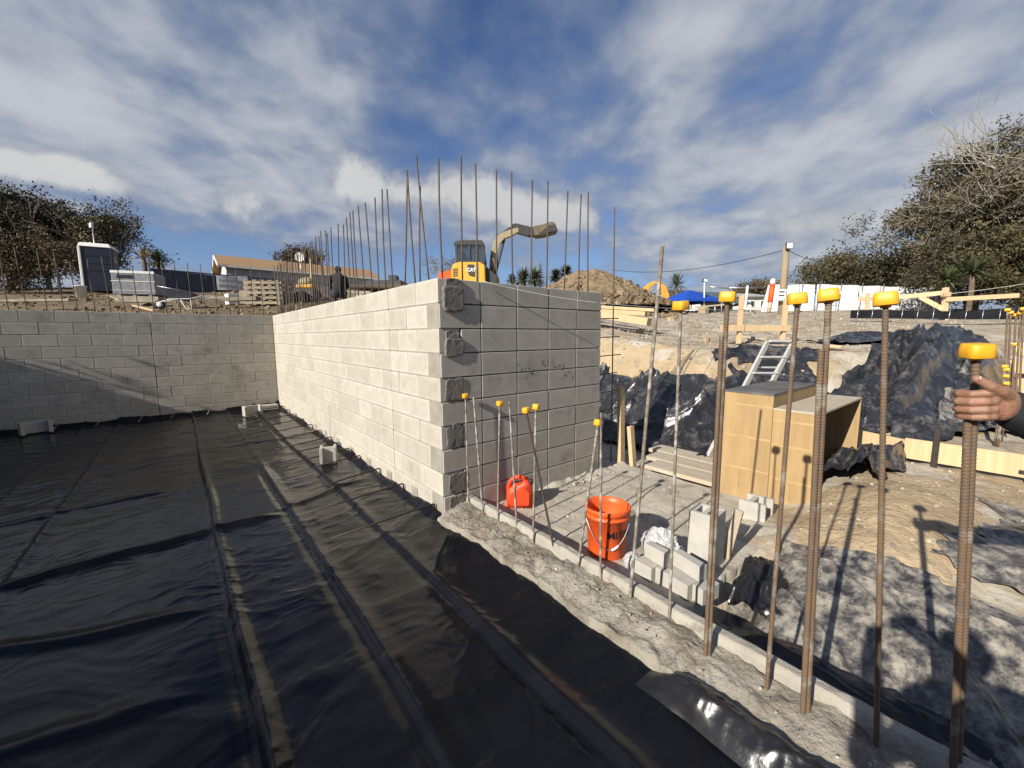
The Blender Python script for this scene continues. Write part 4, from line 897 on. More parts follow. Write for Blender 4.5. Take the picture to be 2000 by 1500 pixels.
# yellow excavator
ex = base(925, 560, 24); ex.z = at(925, 480, 24).z-2.55
E_ = thing('excavator', ex, 'yellow and cream mini excavator with its bucket raised behind the shaded wall', 'excavator', None, RZ); fr = frame(ex); D = 24
def ep(name, pts, y0, th, mat, parent=None, bev=.02):
    return obj(name, cut(fr, D, pts, y0, th), mat, parent or E_, bev)
cab = ep('cab', [(895, 521), (895, 515), (950, 515), (951, 521)], .10, 1.05, 'digger_dark')
for yk in (.06, -.86):
    for pts in ([(895, 516), (894, 488), (898, 488), (899, 516)], [(919, 516), (919, 486), (922, 486), (922, 516)], [(932, 516), (932, 486), (935, 486), (936, 516)], [(946, 516), (943, 486), (947, 486), (951, 516)]): ep('cab_post', pts, yk, .08, 'digger_dark', cab, 0)
    for pts in ([(899, 516), (898, 488), (919, 487), (919, 516)], [(922, 516), (922, 487), (932, 487), (932, 516)], [(936, 516), (935, 487), (943, 487), (946, 516)]): ep('cab_glass', pts, yk-.03, .015, 'cab_glass', cab, 0)
ep('cab_roof', [(892, 487), (893, 482), (900, 479), (943, 478), (948, 483), (948, 487)], .12, 1.08, 'digger_dark', cab, .01)
ep('operator_seat', [(904, 516), (903, 499), (910, 497), (914, 510), (921, 511), (921, 516)], -.2, .5, 'digger_dark', cab, .01)
bd = ep('body', [(887, 549), (887, 528), (892, 521), (902, 518), (940, 518), (950, 524), (951, 560), (890, 560)], .75, 1.75, 'digger_yellow', None, .06)
for i in range(5):
    y = 531+i*3.2; ep('vent_slot', [(889.5, y), (899, y-.8), (899, y+.8), (889.5, y+1.6)], -1.0, .02, 'digger_dark', bd, 0)
ep('logo_plate', [(917, 523), (929, 523), (931, 529), (931, 546), (921, 544), (917, 536)], -1.0, .015, 'digger_dark', bd, 0)
tmm = text_mesh('CAT', .26, .006, 'CENTER', .012); lt = link('lettering', tmm, 'white_print', bd); q = fr(924.5, 533, D); lt.location = (q.x, -1.025, q.z); lt.rotation_euler = (R_(90), 0, 0)
ep('stripe', [(933, 556), (933, 522), (938, 522), (938, 556)], -1.0, .012, 'digger_cream', bd, 0)
ep('engine_cover', [(951, 560), (951, 524), (957, 530), (975, 545), (975, 560)], .5, 1.2, 'digger_dark')
for s, y0 in ((0, .95), (1, -.45)):
    tr = ep('track', [(882, 570), (886, 561), (968, 561), (974, 570), (968, 582), (886, 582)], y0, .45, 'digger_dark')
bm_ = ep('boom', [(955, 549), (957, 512), (960, 490), (967, 471), (978, 460), (997, 452), (1012, 449), (1013, 457), (1000, 464), (985, 470), (977, 479), (973, 497), (972, 520), (971, 549)], .16, .32, 'digger_cream')
for (a, b, r, nm) in (((966, 545), (985, 470), .07, 'ram'), ((974, 462), (1000, 446), .06, 'ram'), ((1006, 444), (1032, 450), .05, 'ram')):
    mb = MB(); mb.tube([fr(*a, D)+Vector((0, -.28, 0)), fr(*b, D)+Vector((0, -.28, 0))], r, 8); obj(nm, mb, 'digger_dark', bm_)
st = ep('stick', [(998, 449), (1001, 442), (1008, 441), (1030, 446), (1042, 450), (1043, 463), (1034, 466), (1012, 460), (1002, 456)], .12, .26, 'digger_dark')
ep('stick_linkage', [(1024, 448), (1046, 449), (1050, 456), (1044, 465), (1030, 464)], .2, .4, 'digger_dark', st)
# bucket: curved shell open to the right
bq = [(1040, 449), (1056, 446), (1075, 440), (1081, 443), (1087, 457), (1080, 459), (1062, 464), (1045, 466), (1042, 460)]
bu = ep('bucket', bq, .45, .9, 'bucket_steel'); ep('bucket_mouth', [(1070, 448), (1080, 446), (1085, 457), (1066, 461), (1050, 463)], -.46, .02, 'digger_dark', bu, 0)
hs = MB(); hs.tube([fr(956, 540, D)+Vector((0, -.3, 0)), fr(962, 525, D)+Vector((0, -.4, 0)), fr(960, 505, D)+Vector((0, -.35, 0)), fr(966, 480, D)+Vector((0, -.3, 0))], .05, 6); obj('hose', hs, 'black_rubber', E_)
# orange mesh fence left of it
mbo = cut(frame(ex), 25, [(862, 552), (862, 541), (868, 537), (890, 533), (890, 552)], .03, .03); o = obj('mesh_fence', mbo, 'orange_mesh'); o.location = ex; o.rotation_euler = (0, 0, RZ); tag(o, 'strip of orange safety mesh left of the excavator', 'fence')

# second digger behind the heap
e2 = base(1280, 592, 27); E2 = thing('excavator', e2, 'orange yellow digger arm bent behind the soil heap', 'excavator', None, RZ); f2 = frame(e2)
def e2p(name, pts, y0, th, mat, parent=None, bev=.02): return obj(name, cut(f2, 27, pts, y0, th), mat, parent or E2, bev)
e2p('boom', [(1246, 574), (1254, 565), (1264, 555), (1274, 550), (1290, 551), (1290, 555), (1276, 556), (1268, 562), (1258, 574), (1252, 579)], .2, .4, 'digger_orange')
e2p('ram', [(1256, 577), (1270, 562), (1273, 565), (1260, 579)], -.25, .1, 'digger_cream')
e2p('stick', [(1284, 551), (1292, 554), (1299, 562), (1305, 575), (1307, 592), (1296, 594), (1293, 578), (1290, 566), (1284, 558)], .15, .3, 'digger_orange')
e2p('body', [(1216, 600), (1216, 572), (1222, 566), (1230, 568), (1240, 572), (1248, 580), (1250, 600)], .9, 1.8, 'digger_dark'); e2p('exhaust', [(1224, 566), (1222, 556), (1224, 549), (1231, 549), (1234, 557), (1232, 567)], .3, .5, 'digger_dark'); e2p('lamp_bracket', [(1241, 572), (1242, 560), (1240, 556), (1247, 556), (1246, 560), (1247, 572)], .1, .2, 'digger_dark')
e2p('bucket', [(1292, 592), (1306, 590), (1310, 598), (1300, 604), (1292, 602)], .4, .8, 'bucket_steel')

# ------------------------------------------------------------------ left rear: toilet, crates, barrow, fence, house
tl = base(203, 570, 18.5); tl.z = at(203, 571, 18.5).z
rzT = RZ+math.atan2(-(203-1000)/FPX, 1)-R_(14)
T_ = thing('portable_toilet', tl, 'dark navy portable toilet with a white roof behind the far wall', 'toilet', None, rzT); T_.scale = (.93, .93, .95)
w_, d_, h_ = 1.12, 1.12, 1.98
mb = MB(); mb.box((0, 0, h_/2), (w_-.04, d_-.04, h_)); obj('shell', mb, 'navy', T_, .03)
for sx in (-1, 1):
    mb = MB(); mb.box((sx*(w_/2-.01), -d_/2+.03, h_/2), (.10, .10, h_)); obj('corner_post', mb, 'navy' if sx > 0 else 'white_plastic', T_, .02)
for i in range(4): mb = MB(); mb.box((-w_/2-.025, -d_/2+.03, h_-.18-.24*i), (.06, .05, .14)); obj('vent', mb, 'navy', T_, .005)
for z in (.94, 1.26, 1.58): mb = MB(); mb.box((.02, -d_/2+.016, z), (w_-.22, .02, .04)); obj('panel_rib', mb, 'navy', T_, .012)
mb = MB(); mb.hexa([(-w_/2-.04, -d_/2-.04, h_), (w_/2+.04, -d_/2-.04, h_), (w_/2+.04, d_/2+.04, h_), (-w_/2-.04, d_/2+.04, h_)], [(-w_/2+.02, -d_/2+.1, h_+.2), (w_/2-.08, -d_/2+.1, h_+.2), (w_/2-.08, d_/2-.1, h_+.2), (-w_/2+.02, d_/2-.1, h_+.2)]); obj('roof', mb, 'white_plastic', T_, .03)
mb = MB(); mb.lathe([(.05, 0), (.05, .18)], 10, Matrix.Translation((-.35, .3, h_+.15))); obj('vent_pipe', mb, 'white_plastic', T_)
# wrapped pallets
wp = base(276, 580, 16.5); wp.z = at(276, 580, 16.5).z-.05
W_ = thing('wrapped_pallet', wp, 'grey plastic wrapped stack of sheets right of the portable toilet', 'pallet', None, RZ+.35)
mb = MB(); mb.box((0, 0, .52), (1.35, 1.0, .86)); obj('load', mb, 'sheet_grey' if 'sheet_grey' in MATS else (MA('sheet_grey', (.27, .275, .28), (.20, .205, .215), 3, .35, .02, 5, spec=.5) and 'sheet_grey'), W_, .03)
for z, t in ((.95, .10), (.60, .03), (.25, .02)): mb = MB(); mb.box((0, -.5, z), (1.37, .03, t)); obj('wrap_band', mb, 'white_plastic', W_, .008)
mb = MB(); mb.box((-.25, -.512, .78), (.5, .02, .12)); obj('dark_slot', mb, 'navy', W_)
for x in (-.5, 0, .5): mb = MB(); mb.box((x, 0, .045), (.12, 1.0, .09)); obj('bearer', mb, 'pallet_wood', W_)
# pale pail by the toilet
pl = base(158, 579, 15.5); P_ = tag(obj('pail', MB().lathe([(.15, 0), (.19, .40), (.20, .40), (.20, .43), (.17, .43), (.145, .03), (.01, .03)], 20), 'white_plastic'), 'dirty white pail left of the portable toilet', 'bucket'); P_.location = (pl.x, pl.y, at(158, 581, 15.5).z)
# wheelbarrow
wb = base(350, 596, 11.0); wb.z = H(wb.x, wb.y); B_ = thing('wheelbarrow', wb, 'muddy steel wheelbarrow standing in front of the dark fence', 'wheelbarrow', None, RZ+.45); B_.scale = (.74, .74, .74)
tb = MB(); tb.hexa([(-.25, -.20, .42), (.28, -.20, .30), (.28, .20, .30), (-.25, .20, .42)], [(-.48, -.33, .78), (.50, -.33, .60), (.50, .33, .60), (-.48, .33, .78)]); obj('tray', tb, 'fence_blue', B_, .01)
rim = MB(); rim.tube([(-.48, -.33, .785), (.50, -.33, .605), (.50, .33, .605), (-.48, .33, .785), (-.48, -.33, .785)], .014, 6); obj('rim', rim, 'wire', B_)
wheel = MB(); wheel.lathe([(.08, -.035), (.14, -.04), (.165, -.02), (.165, .02), (.14, .04), (.08, .035)], 22, Matrix.Translation((-.55, 0, .165)) @ Matrix.Rotation(R_(90), 4, 'X')); wl = obj('wheel', wheel, 'black_rubber', B_); rm_ = MB(); rm_.lathe([(.02, -.045), (.085, -.042), (.085, .042), (.02, .045)], 16, Matrix.Translation((-.55, 0, .165)) @ Matrix.Rotation(R_(90), 4, 'X')); obj('rim', rm_, 'white_paint', wl)
for s in (-1, 1):
    h = MB(); h.tube([(-.62, s*.10, .22), (-.2, s*.2, .36), (.35, s*.26, .38), (.85, s*.30, .52)], .016, 7); obj('handle', h, 'white_paint', B_)
    l = MB(); l.tube([(.10, s*.22, .34), (.25, s*.25, .02), (.42, s*.25, .02), (.40, s*.25, .36)], .014, 7); obj('leg', l, 'white_paint', B_)
# blue fence and banner
fa, fb_ = at(300, 585, 19.0), at(575, 590, 23.5); fz = H((fa.x+fb_.x)/2, (fa.y+fb_.y)/2)-.2
F_ = thing('sheet_fence', (fa.x, fa.y, fz), 'dark blue grey sheet metal fence in front of the house', 'fence', None, math.atan2(fb_.y-fa.y, fb_.x-fa.x)); FL = Vector((fb_.x-fa.x, fb_.y-fa.y)).length
zt = at(310, 527, 19.0).z-fz; npn = 9
for i in range(npn):
    a, b = FL*i/npn, FL*(i+1)/npn; mb = MB(); n = 12
    pts = []
    for j in range(n+1):
        x = a+.01+(b-a-.02)*j/n; pts.append((x, -.02 if j % 2 else .02))
    ztop = zt-.01*i
    for j in range(n): mb.hexa([(pts[j][0], pts[j][1]-.004, -.3), (pts[j+1][0], pts[j+1][1]-.004, -.3), (pts[j+1][0], pts[j+1][1]+.004, -.3), (pts[j][0], pts[j][1]+.004, -.3)], [(pts[j][0], pts[j][1]-.004, ztop), (pts[j+1][0], pts[j+1][1]-.004, ztop), (pts[j+1][0], pts[j+1][1]+.004, ztop), (pts[j][0], pts[j][1]+.004, ztop)])
    obj('panel', mb, 'fence_blue', F_)
    mb = MB(); mb.box((a, -.05, (ztop-.3)/2), (.06, .05, ztop+.3)); obj('post', mb, 'fence_blue', F_)
mb = MB(); mb.box((FL/2, 0, zt+.02), (FL, .08, .06)); obj('top_rail', mb, 'fence_blue', F_)
# banner with the waste company's name
bl, br = at(421, 540, 20.6), at(482, 543, 21.5); bc = (bl+br)/2; bw_ = Vector((br.x-bl.x, br.y-bl.y)).length; bhh = at(421, 538, 20.6).z-at(421, 566, 20.6).z
Bn = thing('banner', (bc.x, bc.y, at(450, 553, 21).z), 'white waste company banner hanging on the dark fence', 'sign', None, math.atan2(br.y-bl.y, br.x-bl.x))
n = 24; xs = np.linspace(-bw_/2, bw_/2, n); zs = np.linspace(-bhh/2, bhh/2, 10); X, Z = np.meshgrid(xs, zs); P = np.stack([X, -.15+.02*np.sin(X*4)+.015*fbm(X*3, Z*3, 2, 4), Z+.03*np.sin(X*2.2)], -1)
mb = MB(); mb.grid(P, n, 10); mb.grid(P[:, ::-1]+np.array([0, .01, 0]), n, 10); obj('cloth', mb, 'white_paint', Bn)
for txt, s, z, bd_ in (('EnviroWaste', .27, .10, .006), ('0800 240 120', .27, -.20, .008)):
    tm = text_mesh(txt, s, .004, 'CENTER', bd_); k = bw_*.84/max(.01, tm.vertices and (max(v.co.x for v in tm.vertices)-min(v.co.x for v in tm.vertices)))
    o = link('lettering', tm, 'grey_print', Bn); o.location = (0, -.19, z*bhh/.75); o.rotation_euler = (R_(90), 0, 0); o.scale = (k, k*.95, 1)
mb = MB(); mb.prism([(-.18, 0), (.15, .02), (.10, .10), (-.02, .05)], Matrix.Translation((.1, -.185, bhh*.30)) @ Matrix.Rotation(R_(90), 4, 'X'), .006); obj('logo_mark', mb, 'grey_print', Bn)
# house
hl, hr = at(426, 498, 33.5), at(716, 526, 41.2); hd_ = Vector((hr.x-hl.x, hr.y-hl.y, 0)); HL = hd_.length; rzH = math.atan2(hd_.y, hd_.x)
Hs = thing('house', (hl.x, hl.y, hl.z-4.2), 'single storey weatherboard house with a brown tiled roof behind the fences', 'house', None, rzH)
zr, ze, hw = 4.2, 3.05, 2.9
mb = MB(); mb.prism([(-hw+.35, -1.5), (hw-.35, -1.5), (hw-.35, ze), (0, zr-.25), (-hw+.35, ze)], Matrix(((0, 0, 1, .3), (1, 0, 0, 0), (0, 1, 0, 0), (0, 0, 0, 1))), HL-.6); obj('wall', mb, 'weatherboard', Hs)  # long side in the greyer tone, its shade painted in
for i in range(14):
    z = ze-.10-.17*i
    for sgn in (-1,):
        mb = MB(); mb.hexa([(.31, -hw+.355, z-.085), (HL-.31, -hw+.355, z-.085), (HL-.31, -hw+.30, z-.085), (.31, -hw+.30, z-.085)][::-1], [(.31, -hw+.355, z+.08), (HL-.31, -hw+.355, z+.08), (HL-.31, -hw+.342, z+.08), (.31, -hw+.342, z+.08)][::-1]); obj('weatherboard', mb, 'weatherboard', Hs)
for sgn in (-1, 1):
    mb = MB(); mb.hexa([(-.3, 0, zr-.10), (HL+.3, 0, zr-.10), (HL+.3, sgn*hw, ze-.10), (-.3, sgn*hw, ze-.10)], [(-.3, 0, zr), (HL+.3, 0, zr), (HL+.3, sgn*hw, ze), (-.3, sgn*hw, ze)]); rf = obj('roof', mb, 'roof_tile', Hs)
    k = MB(); k.bar((-.32, 0, zr-.13), (-.32, sgn*hw, ze-.13), .05, .22); obj('bargeboard', k, 'white_paint', Hs)
mb = MB(); mb.box((HL/2, -hw-.06, ze-.10), (HL+.6, .12, .14)); obj('gutter', mb, 'white_paint', Hs)
mb = MB(); mb.prism([(-hw+.33, -1.4), (hw-.33, -1.4), (hw-.33, ze), (0, zr-.27), (-hw+.33, ze)], Matrix(((0, 0, 1, .26), (1, 0, 0, 0), (0, 1, 0, 0), (0, 0, 0, 1))), .03); obj('gable', mb, 'weatherboard_light', Hs)  # lighter tone paints the sunlit look of this end
for xk in (.30, .52, .66, .82):
    x = HL*xk; wn = MB(); wn.box((x, -hw+.31, 1.55), (1.5, .06, .95)); ww = obj('window', wn, 'white_paint', Hs); g_ = MB(); g_.box((x-.36, -hw+.272, 1.55), (.62, .02, .78)); g_.box((x+.36, -hw+.272, 1.55), (.62, .02, .78)); obj('pane', g_, 'glass', ww)
dsh = MB(); dsh.lathe([(.33, .0), (.29, .04), (.16, .08), (.01, .10)], 20, Matrix.Rotation(R_(-90), 4, 'X'), caps=False); dsh.lathe([(.33, .0), (.01, .08)], 20, Matrix.Rotation(R_(-90), 4, 'X'), caps=False)
dd = thing('satellite_dish', at(585, 502, 30), 'white round satellite dish above the brown roof', 'dish', None, RZ+.25); obj('reflector', dsh, 'white_paint', dd); pm = MB(); pm.tube([(0, .1, 0), (0, .15, -1.8)], .03, 6); obj('mast', pm, 'wire', dd)
plank('timber_post', at(607, 530, 15.0)-Vector((0, 0, .8)), at(606, 505, 15.0), .05, .10, 'timber', 'pale timber post standing in front of the house roof', 'post', None, FWD)
# paling fence
pa, pc = at(556, 592, 19.5), at(706, 592, 22.5); PF = thing('paling_fence', (pa.x, pa.y, H(pa.x, pa.y)), 'weathered grey paling fence in front of the house', 'fence', None, math.atan2(pc.y-pa.y, pc.x-pa.x)); PLn = Vector((pc.x-pa.x, pc.y-pa.y)).length
zt = at(600, 548, 20).z-PF.location.z; me = None; k = 0; x = 0
while x < PLn:
    if me is None: mb = MB(); mb.box((0, 0, zt/2-.2), (.13, .025, zt+.4)); me = mb.mesh('paling'); me.materials.append(MATS['pale_grey'] if 'pale_grey' in MATS else MA('pale_grey', (.36, .35, .33), (.26, .25, .24), 4, .9, .002, 30, rand=.25))
    o = link('paling', me, None, PF); o.location = (x, random.uniform(-.01, .01), random.uniform(-.06, .05)); x += .155
# pallets
pr0 = base(528, 592, 12.5); PT = (at(528, 549, 12.5).z-pr0.z)
for i in range(5):
    o = thing('pallet', pr0+Vector((random.uniform(-.03, .03), random.uniform(-.03, .03), PT*i/5-.02)), ['bottom', 'second lowest', 'middle', 'second highest', 'top'][i]+' weathered pallet of the stack by the paling fence', 'pallet', 'pallet stack by the fence', RZ+.15)
    hh = PT/5*.93
    for y in (-.42, 0, .42): mb = MB(); mb.box((0, y, hh*.45), (1.02, .09, hh*.6)); obj('bearer', mb, 'pallet_wood', o)
    for x in (-.42, -.21, 0, .21, .42):
        mb = MB(); mb.box((x, 0, hh*.87), (.11, .96, hh*.2)); obj('deck_board', mb, 'pallet_wood', o)
        if x in (-.42, 0, .42): mb = MB(); mb.box((x, 0, hh*.06), (.11, .96, hh*.12)); obj('deck_board', mb, 'pallet_wood', o)
# small machine by the fence
gm = base(601, 580, 13.5); gm.z = H(gm.x, gm.y); G_ = thing('plate_compactor', gm, 'small machine with a pale yellow tank beside the paling fence', 'machine', None, RZ)
mb = MB(); mb.box((0, 0, .25), (.7, .5, .30)); obj('engine', mb, 'digger_dark', G_, .04); mb = MB(); mb.ball((0, 0, .62), (.27, .22, .17), 16, 10); obj('tank', mb, 'digger_cream', G_); mb = MB(); mb.box((0, 0, .06), (.8, .55, .1)); obj('base_plate', mb, 'digger_dark', G_, .02)
mb = MB(); mb.box((0, 0, .48), (.56, .42, .14)); obj('shroud', mb, 'digger_orange', G_, .04)
mb = MB(); mb.tube([(-.3, 0, .3), (-.55, 0, .9), (-.55, .3, .9)], .02, 6); obj('handle', mb, 'digger_dark', G_)
# planks, cloth and bits along the top of the far wall
def along(px0, px1, dep, py0, py1, w, h, mat, label): plank('timber_length', at(px0, py0, dep), at(px1, py1, dep), w, h, mat, label)
along(232, 318, 12.0, 584, 586, .30, .17, 'timber_grey', 'thick weathered log lying before the wrapped pallet')
along(265, 305, 8.6, 597, 607, .18, .03, 'timber', 'pale broken board lying just behind the far wall')
along(-30, 140, 10.5, 588, 586, .16, .06, 'timber_grey', 'long grey plank lying on the ground at the left edge')
along(214, 236, 11.0, 577, 586, .12, .02, 'timber', 'short pale offcut below the portable toilet')
along(440, 505, 11.5, 585, 583, .25, .10, 'timber_grey', 'grey timber sleeper lying left of the pallet stack')
along(400, 450, 12.5, 580, 583, .2, .10, 'timber_grey', 'short weathered sleeper right of the wheelbarrow')
sheet('ground_cloth', [(-4.6, 7.56), (-1.9, 7.56), (-1.9, 8.6), (-4.6, 8.6)], 90, 40, 'wrap_white', 'crumpled white cloth lying along the top of the far wall', .05, 2.5, .11, 33, .2)['category'] = 'cloth'
mb = MB(); mb.box((0, 0, .16), (.45, .35, .32)); o = obj('carton', mb, 'white_paint', None, .01); o.location = base(459, 580, 12.5); o.rotation_euler = (0, 0, .2); tag(o, 'pale carton on the ground left of the pallet stack', 'box')
mb = MB(); mb.box((0, 0, .2), (.5, .4, .4)); mb.box((.1, -.21, .2), (.25, .02, .25)); o = obj('crate', mb, 'pallet_wood', None, .01); o.location = base(492, 582, 12.6); o.rotation_euler = (0, 0, RZ); tag(o, 'brown timber crate touching the pallet stack', 'crate')
mb = MB(); mb.hexa([(-1.6, -.6, 0), (1.6, -.6, 0), (1.6, .6, 0), (-1.6, .6, 0)], [(-1.7, -.7, .1), (1.7, -.7, .1), (1.7, .7, .1), (-1.7, .7, .1)]); mb.box((-.7, 0, -.6), (.1, .8, 1.2)); mb.box((.9, 0, -.6), (.1, .8, 1.2)); o = obj('timber_bench', mb, 'timber_grey', None, .01); o.location = at(760, 556, 18)+Vector((0, 0, -.2)); o.rotation_euler = (0, 0, RZ); tag(o, 'dark timber platform seen between the bars near the house end', 'platform')
mb = MB(); mb.box((0, 0, 0), (1.6, 1.2, .35)); mb.box((.3, 0, .3), (.4, .4, .3)); o = obj('site_box', mb, 'digger_dark', None, .03); o.location = at(757, 558, 19); o.rotation_euler = (0, 0, RZ); tag(o, 'dark site box with a round lid on the skyline by the long wall', 'box')
o = at(178, 440, 22); fl = thing('floodlight', (o.x, o.y, o.z), 'small site floodlight on a thin pole among the left trees', 'lamp', None, RZ-.6)
mb = MB(); mb.box((0, 0, 0), (.34, .12, .26)); obj('lamp_head', mb, 'white_plastic', fl, .02); mb = MB(); mb.tube([(-.3, .1, .1), (-.3, .1, -3.0)], .03, 6); obj('pole', mb, 'wire', fl)

# ------------------------------------------------------------------ right rear
# utility pole with floodlight, meter box and wires
up = at(1527, 606, 19); up.z = H(up.x, up.y); ptop = at(1537, 483, 19); 
UP = thing('utility_pole', up, 'timber power pole carrying a floodlight and a white meter box', 'pole'); 
mb = MB(); mb.tube([(0, 0, -.3), (0, 0, (ptop.z-up.z)*.5), (0, 0, ptop.z-up.z)], [.17, .15, .13], 12); obj('pole', mb, 'pole_wood', UP)
Lp = ptop.z-up.z; Rm = Matrix.Rotation(RZ, 3, 'Z')
mb = MB(); mb.box(Rm @ Vector((-.02, -.22, Lp-.05)), (.30, .10, .30), Rm); fl_ = obj('floodlight', mb, 'digger_dark', UP, .02); mb = MB(); mb.box(Rm @ Vector((-.02, -.275, Lp-.05)), (.24, .02, .24), Rm); obj('lens', mb, 'lamp_glass', fl_, .005)
mx = frame(up)(1522, 577, 18.8); mb = MB(); mb.box(Rm @ Vector((mx.x, -.25, mx.z)), (.36, .22, .52), Rm); mbx = obj('meter_box', mb, 'white_plastic', UP, .02)
for z in (.14, -.02): mb = MB(); mb.box(Rm @ Vector((mx.x-.05, -.365, mx.z+z)), (.24, .02, .05), Rm); obj('socket_flap', mb, 'digger_dark', mbx)
def wire_(name, a, b, sag, label, r=.012, mat='black_rubber', n=16):
    a = Vector(a); b = Vector(b); mb = MB(); mb.tube([(b-a)*(i/n)-Vector((0, 0, sag*4*(i/n)*(1-i/n))) for i in range(n+1)], r, 5); o = obj(name, mb, mat); o.location = a; return tag(o, label, 'wire')
wire_('power_line', ptop-Vector((0, 0, .1)), at(1195, 527, 30), .5, 'black power line running from the pole towards the soil heap', .016)
wire_('power_line', ptop-Vector((0, 0, .1)), at(1640, 506, 30), .35, 'black power line running from the pole into the right trees', .016)
# builder's string
sA = Vector((.42, -.02, 1.995)); sB = at(1172, 592, 4.1); sC = at(1455, 604, 7.2); sD = at(1850, 574, 13.5); sE = at(2080, 540, 14.5)
wire_('string_line', sA, sB, .02, 'white string crossing the top of the shaded wall', .0036, 'string'); wire_('string_line', sB, sC, .03, 'white string stretched from the shaded wall to the timber profile', .0035, 'string'); wire_('string_line', sC, sD, .08, 'white string stretched from the timber profile to the far pine post', .006, 'string'); wire_('string_line', sD, sE, .05, 'white string rising from the far pine post to the picture edge', .008, 'string')
# marker post
mk = base(1503, 604, 22); MK = thing('marker_post', mk, 'leaning orange and white marker post before the white wrapped fence', 'post', None, RZ); f_ = frame(mk)
for nm, a, b, r, mat in (('post', (1501, 610), (1505, 590), .10, 'timber_weathered'), ('sleeve', (1504, 590), (1509, 555), .13, 'orange_mesh'), ('top', (1509, 555), (1510, 545), .12, 'lamp_glass')):
    mb = MB(); mb.tube([f_(*a, 22), f_(*b, 22)], r, 10); obj(nm, mb, mat, MK)
# white wrapped fence: panels with frames
def wrapped(px0, px1, yt0, yt1, yb0, yb1, d0, d1, n, label, skew=0):
    a = at(px0, yb0, d0); b = at(px1, yb1, d1); root = Vector((a.x, a.y, min(a.z, b.z)-.1)); L = Vector((b.x-a.x, b.y-a.y)).length
    W = thing('wrapped_fence', root, label, 'fence', None, math.atan2(b.y-a.y, b.x-a.x)); t0 = at(px0, yt0, d0).z-root.z; t1 = at(px1, yt1, d1).z-root.z
    for i in range(n):
        x0, x1 = L*i/n+.03, L*(i+1)/n-.03; nx, nz = 26, 16; X, V = np.meshgrid(np.linspace(x0, x1, nx), np.linspace(0, 1, nz)); tp_ = t0+(t1-t0)*X/L
        sk = skew*(1-V) if i == 0 else 0
        P = np.stack([X+sk*(X-x0 < .9)*(1-(X-x0)/.9), .05*ridge(X*1.1, V*2.2, 3, 7+i)-.03, V*tp_+.02*np.sin(X*3+i)*V], -1); mb = MB(); mb.grid(P, nx, nz); mb.grid(P[:, ::-1]+np.array([0, .02, 0]), nx, nz); obj('wrap_panel', mb, 'wrap_white', W)
        mb = MB(); h = t0+(t1-t0)*x0/L+.15; mb.tube([(x0-.03, -.09, 0), (x0+.08, -.09, h)], .025, 6); obj('frame_post', mb, 'wire', W)
    return W
wrapped(1497, 1590, 557, 556, 605, 605, 25, 25, 3, 'white plastic wrapped site fence left of the pair of tall capped bars', -.35)
wrapped(1592, 1838, 556, 563, 605, 604, 25, 25.5, 6, 'long white wrapped site fence below the right trees')
wrapped(1962, 2060, 598, 600, 622, 624, 24, 24, 2, 'small patch of white wrapping under the trees at the picture edge')
# marquee and gazebo
gz = base(1345, 600, 24); GZ_ = thing('gazebo', gz, 'bright blue gazebo with a peaked canopy beside the grey marquee', 'gazebo', None, RZ+.3); f_ = frame(gz)
pk_ = at(1345, 568, 24).z-gz.z; ez = at(1345, 588, 24).z-gz.z; s = 1.25
mb = MB(); mb.add([(-s, -s, ez), (s, -s, ez), (s, s, ez), (-s, s, ez), (-.12, -.12, pk_), (.12, -.12, pk_), (.12, .12, pk_), (-.12, .12, pk_)], [(0, 1, 5, 4), (1, 2, 6, 5), (2, 3, 7, 6), (3, 0, 4, 7), (4, 5, 6, 7)]); mb.add([(-s, -s, ez-.12), (s, -s, ez-.12), (s, s, ez-.12), (-s, s, ez-.12), (-s, -s, ez), (s, -s, ez), (s, s, ez), (-s, s, ez)], [(0, 1, 5, 4), (1, 2, 6, 5), (2, 3, 7, 6), (3, 0, 4, 7)]); obj('canopy', mb, 'canvas_blue', GZ_)
for x in (-s, s):
    for y in (-s, s): mb = MB(); mb.tube([(x*.97, y*.97, -.3), (x*.97, y*.97, ez-.01)], .03, 6); obj('leg', mb, 'wire', GZ_)
mq = base(1415, 602, 26); MQ = thing('marquee', mq, 'dark grey green marquee roof sloping down to the right of the blue gazebo', 'marquee', None, RZ); f_ = frame(mq)
q = [f_(1352, 569, 26), f_(1362, 592, 25), f_(1468, 594, 25), f_(1452, 584, 27), f_(1400, 573, 27)]
a_, b_, c_, d2_, e_ = [(p.x, p.y, p.z) for p in q]
mb = MB(); mb.add([a_, (a_[0]-.2, -1.5, b_[2]), (c_[0], -1.2, c_[2]), (d2_[0], 1.2, d2_[2]), (e_[0], .5, e_[2]), (a_[0], 1.5, b_[2]), (c_[0], 1.6, c_[2])], [(0, 1, 2, 4), (4, 2, 3), (0, 4, 3, 5), (3, 2, 6)]); obj('canopy', mb, 'canvas_grey', MQ)
for x in np.linspace(b_[0]+.3, c_[0]-.1, 5): mb = MB(); mb.tube([(x, -1.1, -.3), (x, -1.1, c_[2]-.02)], .03, 6); obj('leg', mb, 'white_paint', MQ)
mb = MB(); mb.box(((b_[0]+c_[0])/2, 1.0, .35), (c_[0]-b_[0]-.2, .04, .7)); obj('side_sheet', mb, 'white_paint', MQ)
